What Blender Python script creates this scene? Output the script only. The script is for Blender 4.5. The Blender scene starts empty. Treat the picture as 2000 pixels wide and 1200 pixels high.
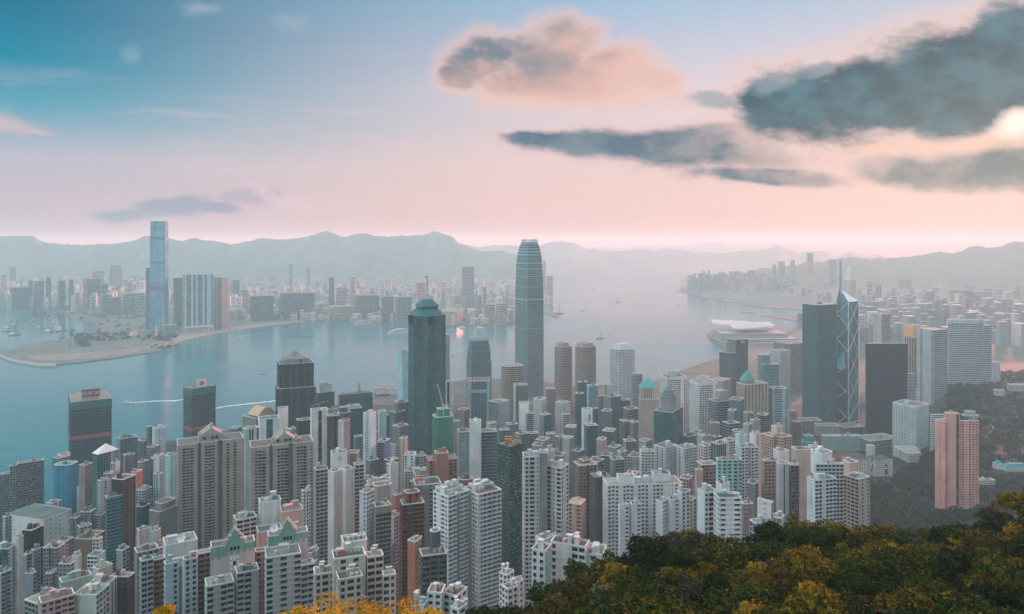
import bpy, bmesh, math, random
import numpy as np
from mathutils import Vector, Matrix

# ------------------------------------------------------------------ scene, camera, sky, sun
scene = bpy.context.scene
COL = scene.collection
F = 1418.0            # focal length in photo pixels (2000 wide)
H = 400.0             # height of the lookout above the sea
HY = 472.0            # photo row of the horizon
def PX(px, D): return (px - 1000.0) / F * D
def PZ(py, D): return H - (py - HY) / F * D
def SEA_D(py, z=0.0): return F * (H - z) / (py - HY)
def lin(r, g, b):
    f = lambda c: (c/255/12.92) if c/255 <= 0.04045 else ((c/255+0.055)/1.055)**2.4
    return (f(r), f(g), f(b), 1.0)

cam_d = bpy.data.cameras.new('camera'); cam = bpy.data.objects.new('camera', cam_d); COL.objects.link(cam)
cam.location = (0, 0, H); cam.rotation_euler = (math.radians(90), 0, 0)
cam_d.sensor_width = 36.0; cam_d.lens = 36.0 * F / 2000.0
cam_d.shift_y = -(600 - HY) / 2000.0
cam_d.clip_start = 1.0; cam_d.clip_end = 60000.0
scene.camera = cam

SUN_AZ = math.radians(34.8); SUN_EL = math.radians(9.0)
sun_dir = Vector((math.sin(SUN_AZ)*math.cos(SUN_EL), math.cos(SUN_AZ)*math.cos(SUN_EL), math.sin(SUN_EL)))
sun_d = bpy.data.lights.new('sun', 'SUN'); sun_d.energy = 4.2; sun_d.angle = math.radians(4.0); sun_d.color = (1.0, 0.38, 0.34)
sun = bpy.data.objects.new('sun', sun_d); COL.objects.link(sun)
sun.rotation_euler = sun_dir.to_track_quat('Z', 'Y').to_euler(); sun.location = (0, 0, 900)

scene.view_settings.view_transform = 'Standard'; scene.view_settings.look = 'None'
scene.view_settings.exposure = 0.34; scene.view_settings.gamma = 1.0
scene.render.engine = 'CYCLES'
scene.cycles.use_denoising = True
scene.cycles.max_bounces = 5; scene.cycles.diffuse_bounces = 2; scene.cycles.glossy_bounces = 2
scene.cycles.volume_bounces = 1; scene.cycles.transparent_max_bounces = 6
scene.cycles.caustics_reflective = False; scene.cycles.caustics_refractive = False

class G:
    """tiny helper that writes math into a node tree"""
    def __init__(s, nt): s.nt = nt
    def new(s, t, **k):
        n = s.nt.nodes.new(t)
        for a, v in k.items(): setattr(n, a, v)
        return n
    def put(s, sock, v):
        if hasattr(v, 'links') or isinstance(v, bpy.types.NodeSocket): s.nt.links.new(v, sock)
        else: sock.default_value = v
    def m(s, op, *a, clamp=False):
        n = s.new('ShaderNodeMath', operation=op); n.use_clamp = clamp
        for i, v in enumerate(a): s.put(n.inputs[i], v)
        return n.outputs[0]
    def add(s, a, b): return s.m('ADD', a, b)
    def sub(s, a, b): return s.m('SUBTRACT', a, b)
    def mul(s, a, b): return s.m('MULTIPLY', a, b)
    def div(s, a, b): return s.m('DIVIDE', a, b)
    def ss(s, x, a, b, lo=0.0, hi=1.0, mode='SMOOTHSTEP'):
        n = s.new('ShaderNodeMapRange', interpolation_type=mode)
        s.put(n.inputs[0], x); s.put(n.inputs[1], a); s.put(n.inputs[2], b); s.put(n.inputs[3], lo); s.put(n.inputs[4], hi)
        return n.outputs[0]
    def mix(s, f, a, b, mode='MIX'):
        n = s.new('ShaderNodeMix', data_type='RGBA', blend_type=mode)
        s.put(n.inputs[0], f); s.put(n.inputs[6], a); s.put(n.inputs[7], b)
        return n.outputs[2]
    def ramp(s, f, stops, interp='LINEAR'):
        n = s.new('ShaderNodeValToRGB'); cr = n.color_ramp; cr.interpolation = interp
        while len(cr.elements) < len(stops): cr.elements.new(0.5)
        for e, (p, c) in zip(cr.elements, stops): e.position = p; e.color = c
        s.put(n.inputs[0], f); return n.outputs[0]
    def noise(s, vec, scale, detail=4, rough=0.55, dist=0.0, col=False, dim='3D'):
        n = s.new('ShaderNodeTexNoise', noise_dimensions=dim)
        s.put(n.inputs['Vector'], vec); n.inputs['Scale'].default_value = scale; n.inputs['Detail'].default_value = detail
        n.inputs['Roughness'].default_value = rough; n.inputs['Distortion'].default_value = dist
        return n.outputs[1 if col else 0]
    def xyz(s, v):
        n = s.new('ShaderNodeSeparateXYZ'); s.put(n.inputs[0], v); return n.outputs
    def cxyz(s, x, y, z):
        n = s.new('ShaderNodeCombineXYZ'); s.put(n.inputs[0], x); s.put(n.inputs[1], y); s.put(n.inputs[2], z); return n.outputs[0]
    def vm(s, op, a, b=None):
        n = s.new('ShaderNodeVectorMath', operation=op); s.put(n.inputs[0], a)
        if b is not None: s.put(n.inputs[3] if op == 'SCALE' else n.inputs[1], b)
        return n.outputs[1] if op in ('DOT_PRODUCT', 'LENGTH') else n.outputs[0]

def build_world():
    w = bpy.data.worlds.new('World'); scene.world = w; w.use_nodes = True
    nt = w.node_tree; nt.nodes.clear(); g = G(nt)
    out = g.new('ShaderNodeOutputWorld'); bg = g.new('ShaderNodeBackground')
    nt.links.new(bg.outputs[0], out.inputs[0])
    sky = g.new('ShaderNodeTexSky', sky_type='NISHITA'); sky.sun_disc = False
    sky.sun_elevation = SUN_EL; sky.sun_rotation = SUN_AZ
    d = g.new('ShaderNodeTexCoord').outputs['Generated']
    x, y, z = g.xyz(d)
    hyp = g.m('SQRT', g.add(g.add(g.mul(x, x), g.mul(y, y)), 1e-6))
    e = g.m('MAXIMUM', g.div(z, hyp), 0.0)
    er = g.m('MINIMUM', g.mul(e, 1/0.9), 1.0)
    caz = g.div(g.add(g.mul(x, math.sin(SUN_AZ)), g.mul(y, math.cos(SUN_AZ))), hyp)
    t = g.ss(caz, 0.31, 0.99)
    k = 1/0.9
    left = g.ramp(er, [(0, lin(203,190,200)), (.05*k, lin(203,192,204)), (.10*k, lin(190,194,208)), (.155*k, lin(96,170,194)),
                       (.21*k, lin(0,144,174)), (.27*k, lin(0,122,156)), (.42*k, lin(10,112,140)), (.62*k, (.52,.86,.96,1)), (1, (.80,1.02,1.10,1))])
    right = g.ramp(er, [(0, lin(236,194,187)), (.05*k, lin(246,209,202)), (.115*k, lin(247,217,213)), (.2*k, lin(236,219,227)),
                        (.33*k, lin(172,202,228)), (.5*k, lin(180,212,228)), (.62*k, (.60,.84,.92,1)), (1, (.80,1.02,1.10,1))])
    rear = g.ramp(er, [(0, (.66,.88,.96,1)), (.12*k, (.72,.98,1.08,1)), (.4*k, (.95,1.20,1.30,1)), (1, (.97,1.24,1.34,1))])
    side = g.ss(g.div(x, hyp), .75, -.75, .55, 1.45)      # unseen sky shaped brighter on the left to set the wall faces apart
    rear = g.vm('SCALE', rear, side)
    base = g.mix(g.ss(caz, .26, -.25), g.mix(t, left, right), rear)
    # picture-independent tangent coordinates about +Y for the clouds
    yy = g.m('MAXIMUM', y, 0.05)
    u = g.div(x, yy); v = g.div(z, yy)
    P = g.cxyz(u, g.mul(v, 1.6), 0.0)
    warp = g.noise(P, 5.0, 5, 0.6, col=True)
    wx, wy, wz = g.xyz(warp)
    uw = g.add(u, g.mul(g.sub(wx, .5), 0.10)); vw = g.add(v, g.mul(g.sub(wy, .5), 0.05))
    fb = g.noise(P, 14.0, 7, 0.62)
    fb2 = g.noise(g.cxyz(g.add(u, 0.012), g.mul(g.add(v, 0.016), 1.6), 0.0), 14.0, 7, 0.62)
    lump = g.noise(P, 6.0, 3, 0.5)
    def ell(px, py, rx, ry, rot=0):
        cu, cv = (px-1000)/F, (HY-py)/F; ru, rv = rx/F, ry/F
        c, s_ = math.cos(math.radians(rot)), math.sin(math.radians(rot))
        du = g.sub(uw, cu); dv = g.sub(vw, cv)
        a = g.add(g.mul(du, c/ru), g.mul(dv, s_/ru)); b = g.add(g.mul(du, -s_/rv), g.mul(dv, c/rv))
        return g.sub(1.0, g.m('SQRT', g.add(g.mul(a, a), g.mul(b, b))))
    def field(es):
        f = es[0]
        for q in es[1:]: f = g.m('SMOOTH_MAX', f, q, 0.25)
        return f
    front = g.ss(y, 0.05, 0.3)
    col = base
    fine = g.noise(P, 42.0, 5, .65)
    def cloud(es, amp, lo, hi, colour, alpha=1.0, rim=None, rimw=.3, rima=.6):
        nonlocal col
        f = g.add(field(es), g.add(g.mul(g.sub(fb, .5), amp), g.mul(g.sub(fine, .5), amp*.24)))
        if rim is not None: col = g.mix(g.mul(g.mul(g.ss(f, lo-rimw, (lo+hi)/2), rima), front), col, rim)
        dn = g.mul(g.mul(g.ss(f, lo, hi), alpha), front)
        col = g.mix(dn, col, colour)
        return f
    # glow of the hidden sun
    sd = g.vm('DOT_PRODUCT', d, tuple(Vector((math.sin(SUN_AZ)*math.cos(math.radians(7.4)), math.cos(SUN_AZ)*math.cos(math.radians(7.4)), math.sin(math.radians(7.4))))))
    sd = g.m('MAXIMUM', sd, 0.0)
    col = g.mix(g.mul(g.m('POWER', sd, 60.0), 0.40), col, lin(240, 204, 204))
    # faint far wisps
    wis = g.noise(g.cxyz(g.mul(u, .55), g.mul(v, 4.5), 3.0), 7.0, 5, .6)
    band = g.mul(g.ss(v, .0, .08), g.ss(v, .30, .12))
    col = g.mix(g.mul(g.mul(g.ss(wis, .48, .75), .45), g.mul(band, front)), col, lin(240, 208, 214))
    # small low clouds on the left
    cloud([ell(250, 412, 85, 20), ell(350, 402, 120, 30), ell(430, 408, 70, 18)], .9, .0, .6, lin(150, 162, 184), .85)
    cloud([ell(515, 380, 62, 28), ell(575, 394, 60, 22), ell(465, 388, 46, 18)], 1.0, -.02, .6, g.mix(g.ss(fb2, .4, .6), lin(232, 206, 214), lin(180, 176, 194)), .8)
    cloud([ell(10, 232, 130, 30, -8), ell(80, 248, 60, 14, -10)], 1.0, .05, .9, lin(226, 196, 202), .7)
    cloud([ell(395, 12, 60, 28)], 1.2, .1, 1.0, lin(190, 200, 212), .45)
    cloud([ell(265, 105, 36, 40)], 1.2, .1, 1.0, lin(165, 195, 212), .4)
    cloud([ell(570, 40, 70, 30)], 1.2, .1, 1.1, lin(190, 205, 220), .3)
    # the peach cumulus
    warm = g.mix(g.ss(lump, .35, .62), lin(246, 194, 178), lin(238, 198, 190))
    cool = lin(120, 136, 150)
    su = g.add(g.mul(g.sub(u, 60/F), 2.2), g.mul(g.sub(lump, .5), 1.1))
    shade = g.mul(g.mul(g.ss(su, .30, -.18), g.ss(v, .170, .262)), .85)
    shade = g.m('MAXIMUM', shade, g.mul(g.ss(v, .25, .30), .55))
    shade = g.m('MINIMUM', g.mul(shade, g.ss(fb2, .30, .58, .55, 1.25)), 1.0)
    cum = [ell(1105, 78, 78, 58), ell(1050, 112, 110, 48), ell(950, 118, 95, 50), ell(1200, 128, 105, 48), ell(890, 148, 55, 36), ell(1090, 158, 180, 46), ell(1265, 150, 60, 30)]
    cloud([ell(1060, 178, 230, 60), ell(1230, 190, 180, 50), ell(990, 190, 120, 40)], 1.1, .0, 1.0, lin(244, 205, 196), .75)
    fc = cloud(cum, 1.15, .0, .55, g.mix(shade, warm, cool), .95, lin(246,206,194), .4, .7)
    # big dark cloud top right, streak and lower bank
    litr = g.m('POWER', sd, 45.0)
    dark = g.mix(g.ss(fb2, .36, .66), lin(6, 76, 98), lin(56, 116, 134))
    dark = g.mix(g.ss(v, .26, .335, 0, .3), dark, lin(120, 156, 178))
    # sun-lit veil first, dark banks on top
    cloud([ell(1830, 255, 380, 75, 4), ell(1985, 235, 150, 70)], .8, .0, .9, lin(238, 198, 192), .85)
    cloud([ell(1985, 252, 78, 46)], .5, .0, .75, (1.2, 1.0, .86, 1), 1.0)
    cloud([ell(1640, 305, 170, 34, 2), ell(1430, 322, 160, 28, -2), ell(1790, 300, 130, 22, 3)], .8, .0, .8, lin(240, 198, 190), .9)
    d2 = g.mix(g.ss(u, .02, .45), lin(100, 130, 146), lin(165, 154, 156))
    cloud([ell(1330, 292, 270, 46, -3), ell(1150, 283, 180, 32, -2), ell(1420, 268, 110, 36, 8), ell(1500, 345, 180, 24, -2), ell(1050, 274, 90, 22)], .75, -.02, .5, g.mix(g.ss(fb2, .38, .62), lin(56, 102, 126), d2), .94, lin(232,200,200), .35, .6)
    cloud([ell(1900, 335, 260, 46, 1), ell(1760, 332, 130, 32), ell(1990, 320, 150, 56)], .7, .0, .55, g.mix(g.ss(fb2, .35, .66), lin(66, 106, 124), lin(140, 146, 152)), .95, lin(250,212,196), .35, .6)
    cloud([ell(1570, 205, 165, 84, 4), ell(1500, 190, 80, 60, 4), ell(1700, 190, 220, 104, 10), ell(1860, 160, 220, 120, 16), ell(2010, 110, 190, 120, 22), ell(1960, 80, 130, 70, 18), ell(2100, 110, 170, 150), ell(1820, 222, 230, 60), ell(1960, 185, 170, 84)], 1.0, -.04, .46, dark, .97, lin(240,208,202), .5, .75)
    cloud([ell(1510, 160, 70, 30, 10), ell(1610, 130, 56, 22, 6), ell(1390, 195, 80, 28)], 1.2, .10, .65, lin(140, 160, 172), .7)
    cloud([ell(1900, 288, 210, 20, 3), ell(1720, 292, 120, 14, 2)], .6, .0, .9, lin(250, 208, 188), .7)
    cloud([ell(1995, 248, 62, 34, 10)], .5, -.05, .8, (1.25, 1.06, .92, 1), .95)
    # physical sky kept as a share of the light
    nis = g.vm('SCALE', sky.outputs[0], 0.10)
    fin = g.mix(0.03, col, nis)
    # overall sky strength; the unseen dome is made brighter to light the city
    nt.links.new(fin, bg.inputs[0]); bg.inputs[1].default_value = 0.74
    try: w.cycles.sampling_method = 'MANUAL'; w.cycles.sample_map_resolution = 1024
    except Exception: pass
build_world()

# ------------------------------------------------------------------ helpers
def finish(name, me, mats, parent=None, loc=None):
    for m_ in mats: me.materials.append(m_)
    o = bpy.data.objects.new(name, me); COL.objects.link(o)
    if parent is not None: o.parent = parent
    if loc is not None: o.location = loc
    return o
def tag(o, label=None, cat=None, group=None, kind=None):
    if label: o['label'] = label
    if cat: o['category'] = cat
    if group: o['group'] = group
    if kind: o['kind'] = kind
    return o
def empty(name, loc, label, cat, group=None):
    o = bpy.data.objects.new(name, None); COL.objects.link(o); o.location = loc; o.empty_display_size = 2
    return tag(o, label, cat, group)
_mats = {}
def simple_mat(name, col, rough=.7, metal=0.0, var=.15, scale=.25, spec=.5):
    key = (name,)
    if key in _mats: return _mats[key]
    m_ = bpy.data.materials.new(name); m_.use_nodes = True; nt = m_.node_tree; g = G(nt)
    b = nt.nodes['Principled BSDF']
    pos = g.new('ShaderNodeTexCoord').outputs['Object']
    n = g.noise(pos, scale, 5, .6)
    f = g.ss(n, .25, .75, 1-var, 1+var, 'LINEAR')
    c = g.mix(1.0, (*col[:3], 1), f, 'MULTIPLY')
    nt.links.new(c, b.inputs['Base Color']); b.inputs['Roughness'].default_value = rough; b.inputs['Metallic'].default_value = metal
    b.inputs['Specular IOR Level'].default_value = spec
    _mats[key] = m_; return m_

class MB:
    """collects faces (with material index and uv) and links them as one mesh"""
    def __init__(s): s.v = []; s.f = []; s.mi = []
    def quad(s, a, b, c, d, mi=0):
        n = len(s.v); s.v += [tuple(a), tuple(b), tuple(c), tuple(d)]; s.f.append((n, n+1, n+2, n+3)); s.mi.append(mi)
    def poly(s, pts, mi=0):
        n = len(s.v); s.v += [tuple(p) for p in pts]; s.f.append(tuple(range(n, n+len(pts)))); s.mi.append(mi)
    def box(s, c, sx, sy, sz, mi=0, rot=0.0, bottom=False):
        """box standing on c (centre of its base)"""
        ca, sa = math.cos(rot), math.sin(rot); P = []
        for (a, b) in ((-1,-1),(1,-1),(1,1),(-1,1)):
            X, Y = a*sx/2, b*sy/2; P.append((c[0]+X*ca-Y*sa, c[1]+X*sa+Y*ca))
        s.prism(P, c[2], c[2]+sz, mi, bottom)
    def prism(s, P, z0, z1, mi=0, bottom=False, top=True):
        n = len(P)
        for i in range(n):
            a, b = P[i], P[(i+1) % n]
            s.quad((a[0],a[1],z0),(b[0],b[1],z0),(b[0],b[1],z1),(a[0],a[1],z1), mi)
        if top: s.poly([(p[0],p[1],z1) for p in P], mi)
        if bottom: s.poly([(p[0],p[1],z0) for p in reversed(P)], mi)
    def frustum(s, P, z0, Q, z1, mi=0, top=True):
        n = len(P)
        for i in range(n):
            a, b, c, d = P[i], P[(i+1)%n], Q[(i+1)%n], Q[i]
            s.quad((a[0],a[1],z0),(b[0],b[1],z0),(c[0],c[1],z1),(d[0],d[1],z1), mi)
        if top: s.poly([(p[0],p[1],z1) for p in Q], mi)
    def cone(s, P, z0, apex, mi=0):
        n = len(P)
        for i in range(n):
            a, b = P[i], P[(i+1)%n]
            s.poly([(a[0],a[1],z0),(b[0],b[1],z0),apex], mi)
    def tube(s, p, q, r, mi=0, n=6, r2=None):
        p = Vector(p); q = Vector(q); d = q-p
        if d.length < 1e-6: return
        r2 = r if r2 is None else r2
        a = d.orthogonal().normalized(); b = d.normalized().cross(a)
        ring = [(math.cos(2*math.pi*i/n), math.sin(2*math.pi*i/n)) for i in range(n)]
        A = [p+(a*x+b*y)*r for x, y in ring]; B = [q+(a*x+b*y)*r2 for x, y in ring]
        for i in range(n): s.quad(A[i], A[(i+1)%n], B[(i+1)%n], B[i], mi)
        s.poly(B, mi); s.poly(list(reversed(A)), mi)
    def sphere(s, c, r, mi=0, nu=10, nv=6, sz=1.0):
        for j in range(nv):
            for i in range(nu):
                def pt(a, b):
                    th = math.pi*b/nv; ph = 2*math.pi*a/nu
                    return (c[0]+r*math.sin(th)*math.cos(ph), c[1]+r*math.sin(th)*math.sin(ph), c[2]+sz*r*math.cos(th))
                s.quad(pt(i,j+1), pt(i+1,j+1), pt(i+1,j), pt(i,j), mi)
    def build(s, name, mats, parent=None, loc=(0,0,0)):
        me = bpy.data.meshes.new(name); L = loc
        v = [(a[0]-L[0], a[1]-L[1], a[2]-L[2]) for a in s.v]
        me.from_pydata(v, [], s.f); me.polygons.foreach_set('material_index', s.mi); me.update()
        return finish(name, me, mats if isinstance(mats, (list, tuple)) else [mats], parent)
# ------------------------------------------------------------------ haze, sea, land, hills
rng = random.Random(7)
from mathutils import noise as mnoise
hz = MB()
hz.box((2000, 12500, -9), 46000, 29500, 528, bottom=True)
hm = bpy.data.materials.new('haze_air'); hm.use_nodes = True
nt = hm.node_tree; nt.nodes.remove(nt.nodes['Principled BSDF'])
pv = nt.nodes.new('ShaderNodeVolumePrincipled'); pv.inputs['Color'].default_value = (0.54, 0.93, 1.0, 1)
pv.inputs['Density'].default_value = 1.2e-4; pv.inputs['Anisotropy'].default_value = 0.24
pv.inputs['Absorption Color'].default_value = (1, 1, 1, 1)
nt.links.new(pv.outputs[0], nt.nodes['Material Output'].inputs['Volume'])
tag(hz.build('haze', hm), kind='stuff')

def sea_mat():
    m_ = bpy.data.materials.new('sea_water'); m_.use_nodes = True; nt = m_.node_tree; g = G(nt); b = nt.nodes['Principled BSDF']
    pos = g.new('ShaderNodeNewGeometry').outputs['Position']
    x, y, z = g.xyz(pos)
    p1 = g.cxyz(g.mul(x, 0.35), y, 0.0)
    big = g.noise(p1, 0.0042, 5, .6, .6); mid = g.noise(p1, 0.018, 4, .6, .4); rip = g.noise(g.cxyz(g.mul(x, .5), y, 0.0), 0.10, 3, .6)
    c = g.mix(g.ss(big, .38, .64), lin(10, 96, 106), lin(24, 114, 122))
    c = g.mix(g.ss(mid, .50, .72), c, lin(30, 112, 120))
    nt.links.new(c, b.inputs['Base Color'])
    b.inputs['IOR'].default_value = 1.33; b.inputs['Specular IOR Level'].default_value = 1.0; b.inputs['Specular Tint'].default_value = (.35, .85, 1, 1)
    nt.links.new(g.ss(big, .35, .7, .15, .24), b.inputs['Roughness'])
    bp = g.new('ShaderNodeBump'); nt.links.new(g.ss(y, 1500.0, 4200.0, 1.0, .12), bp.inputs['Strength']); bp.inputs['Distance'].default_value = 1.0
    hgt = g.add(g.mul(big, 1.1), g.add(g.mul(mid, .6), g.mul(rip, .36)))
    nt.links.new(hgt, bp.inputs['Height']); nt.links.new(bp.outputs[0], b.inputs['Normal'])
    return m_
sea = MB(); sea.quad((-20500, -1500, 0), (24500, -1500, 0), (24500, 26800, 0), (-20500, 26800, 0))
tag(sea.build('water', sea_mat()), kind='structure')

# --- island: profile tables (distance, height) per photo column, ending at the shore
L_NEAR = [(8,385),(30,368),(60,346),(110,306),(150,285),(250,200),(350,128),(500,72),(700,30),(900,9),(1000,5)]
def right_near(dz): return [(8,388),(25,374+dz*.3),(45,364+dz),(80,352+dz),(125,336+dz),(150,322+dz),(200,286),(300,195),(400,140),(500,90),(620,52),(760,28),(950,10),(1100,5)]
PARK = [(8,388),(25,375),(45,366),(80,353),(125,341),(150,331),(200,300),(300,215),(400,160),(600,122),(750,97),(880,70),(1000,66),(1130,50),(1300,32),(1450,17),(1700,9)]
PARK2 = [(8,388),(25,375),(45,366),(80,353),(125,343),(150,335),(200,306),(300,230),(400,185),(600,138),(750,103),(880,74),(1000,80),(1250,76),(1500,72),(1700,62),(2000,40),(2300,16),(3000,8)]
COLS = [(-900,L_NEAR,1000),(60,L_NEAR,1040),(110,L_NEAR,1120),(135,L_NEAR,1330),(330,L_NEAR,1440),(470,L_NEAR,1540),(600,L_NEAR,1620),(655,L_NEAR,1760),(760,L_NEAR,1880),
        (850,L_NEAR,1950),(880,L_NEAR,2040),(930,L_NEAR,2120),(1000,right_near(-12),2080),(1065,right_near(-8),2060),(1100,right_near(-5),1990),(1200,right_near(-3),2010),(1285,right_near(-1),2080),(1330,right_near(0),2230),(1395,right_near(2),2440),
        (1440,right_near(3),2500),(1470,right_near(3),2640),(1530,right_near(4),2700),(1560,right_near(4),2900),(1700,PARK,3300),(1760,PARK,3900),(1850,PARK2,4300),(2050,PARK2,4500),(2300,PARK2,4500),(3300,PARK2,4500)]
def prof(tab, d):
    if d <= tab[0][0]: return tab[0][1]
    for (a, za), (b, zb) in zip(tab, tab[1:]):
        if d <= b: return za + (zb-za)*(d-a)/(b-a)
    return tab[-1][1] if d < tab[-1][0]+400 else max(3.5, tab[-1][1]-(d-tab[-1][0]-400)*.02)
def land_z(px, D):
    px = max(COLS[0][0], min(COLS[-1][0], px))
    for (a, ta, ca), (b, tb, cb) in zip(COLS, COLS[1:]):
        if px <= b:
            t = (px-a)/(b-a); return prof(ta, D)*(1-t)+prof(tb, D)*t
    return 5.0
def shore_D(px):
    px = max(COLS[0][0], min(COLS[-1][0], px))
    for (a, ta, ca), (b, tb, cb) in zip(COLS, COLS[1:]):
        if px <= b: return ca+(cb-ca)*(px-a)/(b-a)
    return COLS[-1][2]
def ground(x, y):
    D = max(y, 20.0); return land_z(1000 + x/D*F, D)
def ground_mat(name, c1, c2, c3, s=0.02):
    m_ = bpy.data.materials.new(name); m_.use_nodes = True; nt = m_.node_tree; g = G(nt); b = nt.nodes['Principled BSDF']
    pos = g.new('ShaderNodeNewGeometry').outputs['Position']
    n1 = g.noise(pos, s, 6, .65); n2 = g.noise(pos, s*7, 5, .6)
    c = g.mix(g.ss(n1, .40, .60), c1, c2); c = g.mix(g.ss(n2, .52, .68), c, c3)
    nt.links.new(c, b.inputs['Base Color']); b.inputs['Roughness'].default_value = .9
    return m_
city_ground = ground_mat('city_ground', lin(44,48,48), lin(62,62,60), lin(34,42,38))
def green_ground(m_):
    nt = m_.node_tree; g = G(nt); b_ = nt.nodes['Principled BSDF']; old = b_.inputs['Base Color'].links[0].from_socket
    x, y, z = g.xyz(g.new('ShaderNodeNewGeometry').outputs['Position'])
    park = g.mul(g.m('GREATER_THAN', g.div(x, y), .455), g.m('LESS_THAN', y, 1750.0)); near = g.m('LESS_THAN', y, 300.0)
    c = g.mix(g.m('MAXIMUM', park, near), old, lin(26, 42, 36)); pn = g.noise(g.new('ShaderNodeNewGeometry').outputs['Position'], .02, 5, .65); c = g.mix(g.m('GREATER_THAN', y, 1760.0), c, g.mix(g.ss(pn, .42, .58), lin(88,98,88), lin(60,76,66))); nt.links.new(c, b_.inputs['Base Color'])
green_ground(city_ground)
cols = [c[0] for c in COLS]; xs = sorted(set(cols + list(range(-900, 3301, 25))))
rows = [8,16,25,35,45,60,80,100,125,150,175,200,250,300,350,400,450,500,560,620,700,760,820,880,940,1000,1060,1130,1200,1300,1400,1500,1600,1700,1850,2000,2200,2400,2700,3000,3500,4000]
mb = MB(); V = []; W = len(rows)+2
for px in xs:
    sd_ = shore_D(px); last = None
    for r in rows + [None]:
        D = sd_ if r is None else min(r, sd_)
        z = land_z(px, D)
        mb.v.append((PX(px, D), D, max(3.2, z) if r is not None else 3.2))
    mb.v.append((PX(px, sd_), sd_+.5, -6.0))
for i in range(len(xs)-1):
    for j in range(W-1):
        a = i*W+j; q = (a, a+W, a+W+1, a+1)
        mb.f.append(q); mb.mi.append(0)
tag(mb.build('ground', city_ground), kind='structure')

# --- Kowloon peninsula, outline traced on the water line and given real distances
def flat_land(name, pts, z, mat, skirt=True):
    P = [(PX(px, SEA_D(py)), SEA_D(py)) for px, py in pts]
    m2 = MB(); m2.prism(P, -6, z, 0); o = m2.build(name, mat); tag(o, kind='structure'); return P
kow = ground_mat('kowloon_ground', lin(98,104,98), lin(78,92,86), lin(136,124,112), .011)
flat_land('land', [(0,696),(30,706),(75,713),(110,714),(170,708),(230,700),(310,687),(335,678),(362,664),(420,652),(480,643),(560,633),(625,626),(640,631),(690,624),(712,628),(800,622),(872,640),(905,637),(985,636),(1003,628),(1040,612),(1058,600),(1062,580),(1070,560),(1072,545),(900,538),(400,538),(0,538),(-700,538),(-1500,545),(-1500,600),(-300,588),(30,592),(80,600),(120,612),(150,628),(180,630),(192,640),(180,648),(150,655),(128,664),(60,672),(25,682),(0,690)], 3.0, kow)
flat_land('breakwater', [(-60,676),(0,680),(22,686),(20,689),(0,684),(-60,680)], 2.6, kow)
flat_land('breakwater', [(0,694),(30,705),(80,712),(110,712),(110,718),(70,717),(25,709),(-2,698)], 4.2, simple_mat('sea_wall', lin(140,140,136)))
flat_land('breakwater', [(1052,600),(1092,617),(1086,621),(1050,606)], 4.2, kow)

flat_land('land', [(345,672),(362,665),(420,653),(480,644),(560,634),(600,629),(598,627),(540,630),(470,637),(400,645),(352,654),(335,664)], 3.3, ground_mat('sand', lin(150,140,130), lin(112,112,106), lin(184,168,152), .05))
flat_land('land', [(60,704),(110,707),(170,703),(240,694),(312,682),(330,674),(300,676),(230,686),(160,692),(90,694),(50,697)], 3.3, ground_mat('sand_point', lin(136,128,118), lin(98,104,98), lin(176,158,142), .05))
# --- hills
def hill(name, prof_px, D0, D1, back, zbase, col, seed, amp=12):
    D0_ = D0; D0f = D0_ if callable(D0_) else (lambda p: D0_)
    """ridge given by photo rows at distance D1, front slope starting at D0"""
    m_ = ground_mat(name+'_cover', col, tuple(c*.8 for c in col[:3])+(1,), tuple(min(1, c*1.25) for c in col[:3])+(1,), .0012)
    r = random.Random(seed); ph = [r.random()*6 for _ in range(12)]
    x0, x1 = prof_px[0][0], prof_px[-1][0]; nx = int((x1-x0)/5); ny = 22
    mb = MB()
    def ridge(px):
        for (a, ya), (b, yb) in zip(prof_px, prof_px[1:]):
            if px <= b:
                t = (px-a)/(b-a); t = t*t*(3-2*t)*.5+t*.5
                return ya+(yb-ya)*t
        return prof_px[-1][1]
    for i in range(nx+1):
        px = x0+(x1-x0)*i/nx; zr = PZ(ridge(px), D1); D0 = D0f(px)
        zr += amp*4.2*mnoise.fractal(Vector((px*.026+seed*7, seed, 0)), .8, 2.1, 7)*(D1/12000)*min(1, max(0, zr-20)/60)
        for j in range(ny+1):
            t = j/ny
            if t <= .7:
                s = t/.7; D = D0+(D1-D0)*s
                nz = .55+.45*math.sin(px*.035+ph[4]+s*2.2)*math.sin(px*.013+ph[5]-s*3)
                z = zbase+(zr-zbase)*(s**1.3)*(1-(1-s)*.55*nz*s*2 if s < 1 else 1)*(1+.35*(1-s)*mnoise.fractal(Vector((px*.02+seed, s*5, 3)), .8, 2.0, 4))
            else:
                s = (t-.7)/.3; D = D1+(back-D1)*s; z = zr+(zbase-zr)*s
            mb.v.append((PX(px, D), D, z))
    for i in range(nx):
        for j in range(ny):
            a = i*(ny+1)+j; mb.f.append((a, a+ny+1, a+ny+2, a+1)); mb.mi.append(0)
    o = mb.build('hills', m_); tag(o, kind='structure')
    for p in o.data.polygons: p.use_smooth = True
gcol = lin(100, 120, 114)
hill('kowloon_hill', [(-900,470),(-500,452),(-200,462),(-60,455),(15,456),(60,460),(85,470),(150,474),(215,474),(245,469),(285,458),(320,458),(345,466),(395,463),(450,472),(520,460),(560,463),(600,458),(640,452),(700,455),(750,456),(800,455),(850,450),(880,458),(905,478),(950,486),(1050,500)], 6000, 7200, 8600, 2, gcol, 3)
hill('east_hill', [(560,480),(700,470),(850,474),(940,480),(985,476),(1040,482),(1080,471),(1110,471),(1150,484),(1190,490),(1240,487),(1300,484),(1360,490),(1420,494),(1480,484),(1530,482),(1580,490),(1640,494),(1750,500),(1900,505)], 9000, 11000, 13000, 1, lin(128,136,134), 5)
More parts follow.
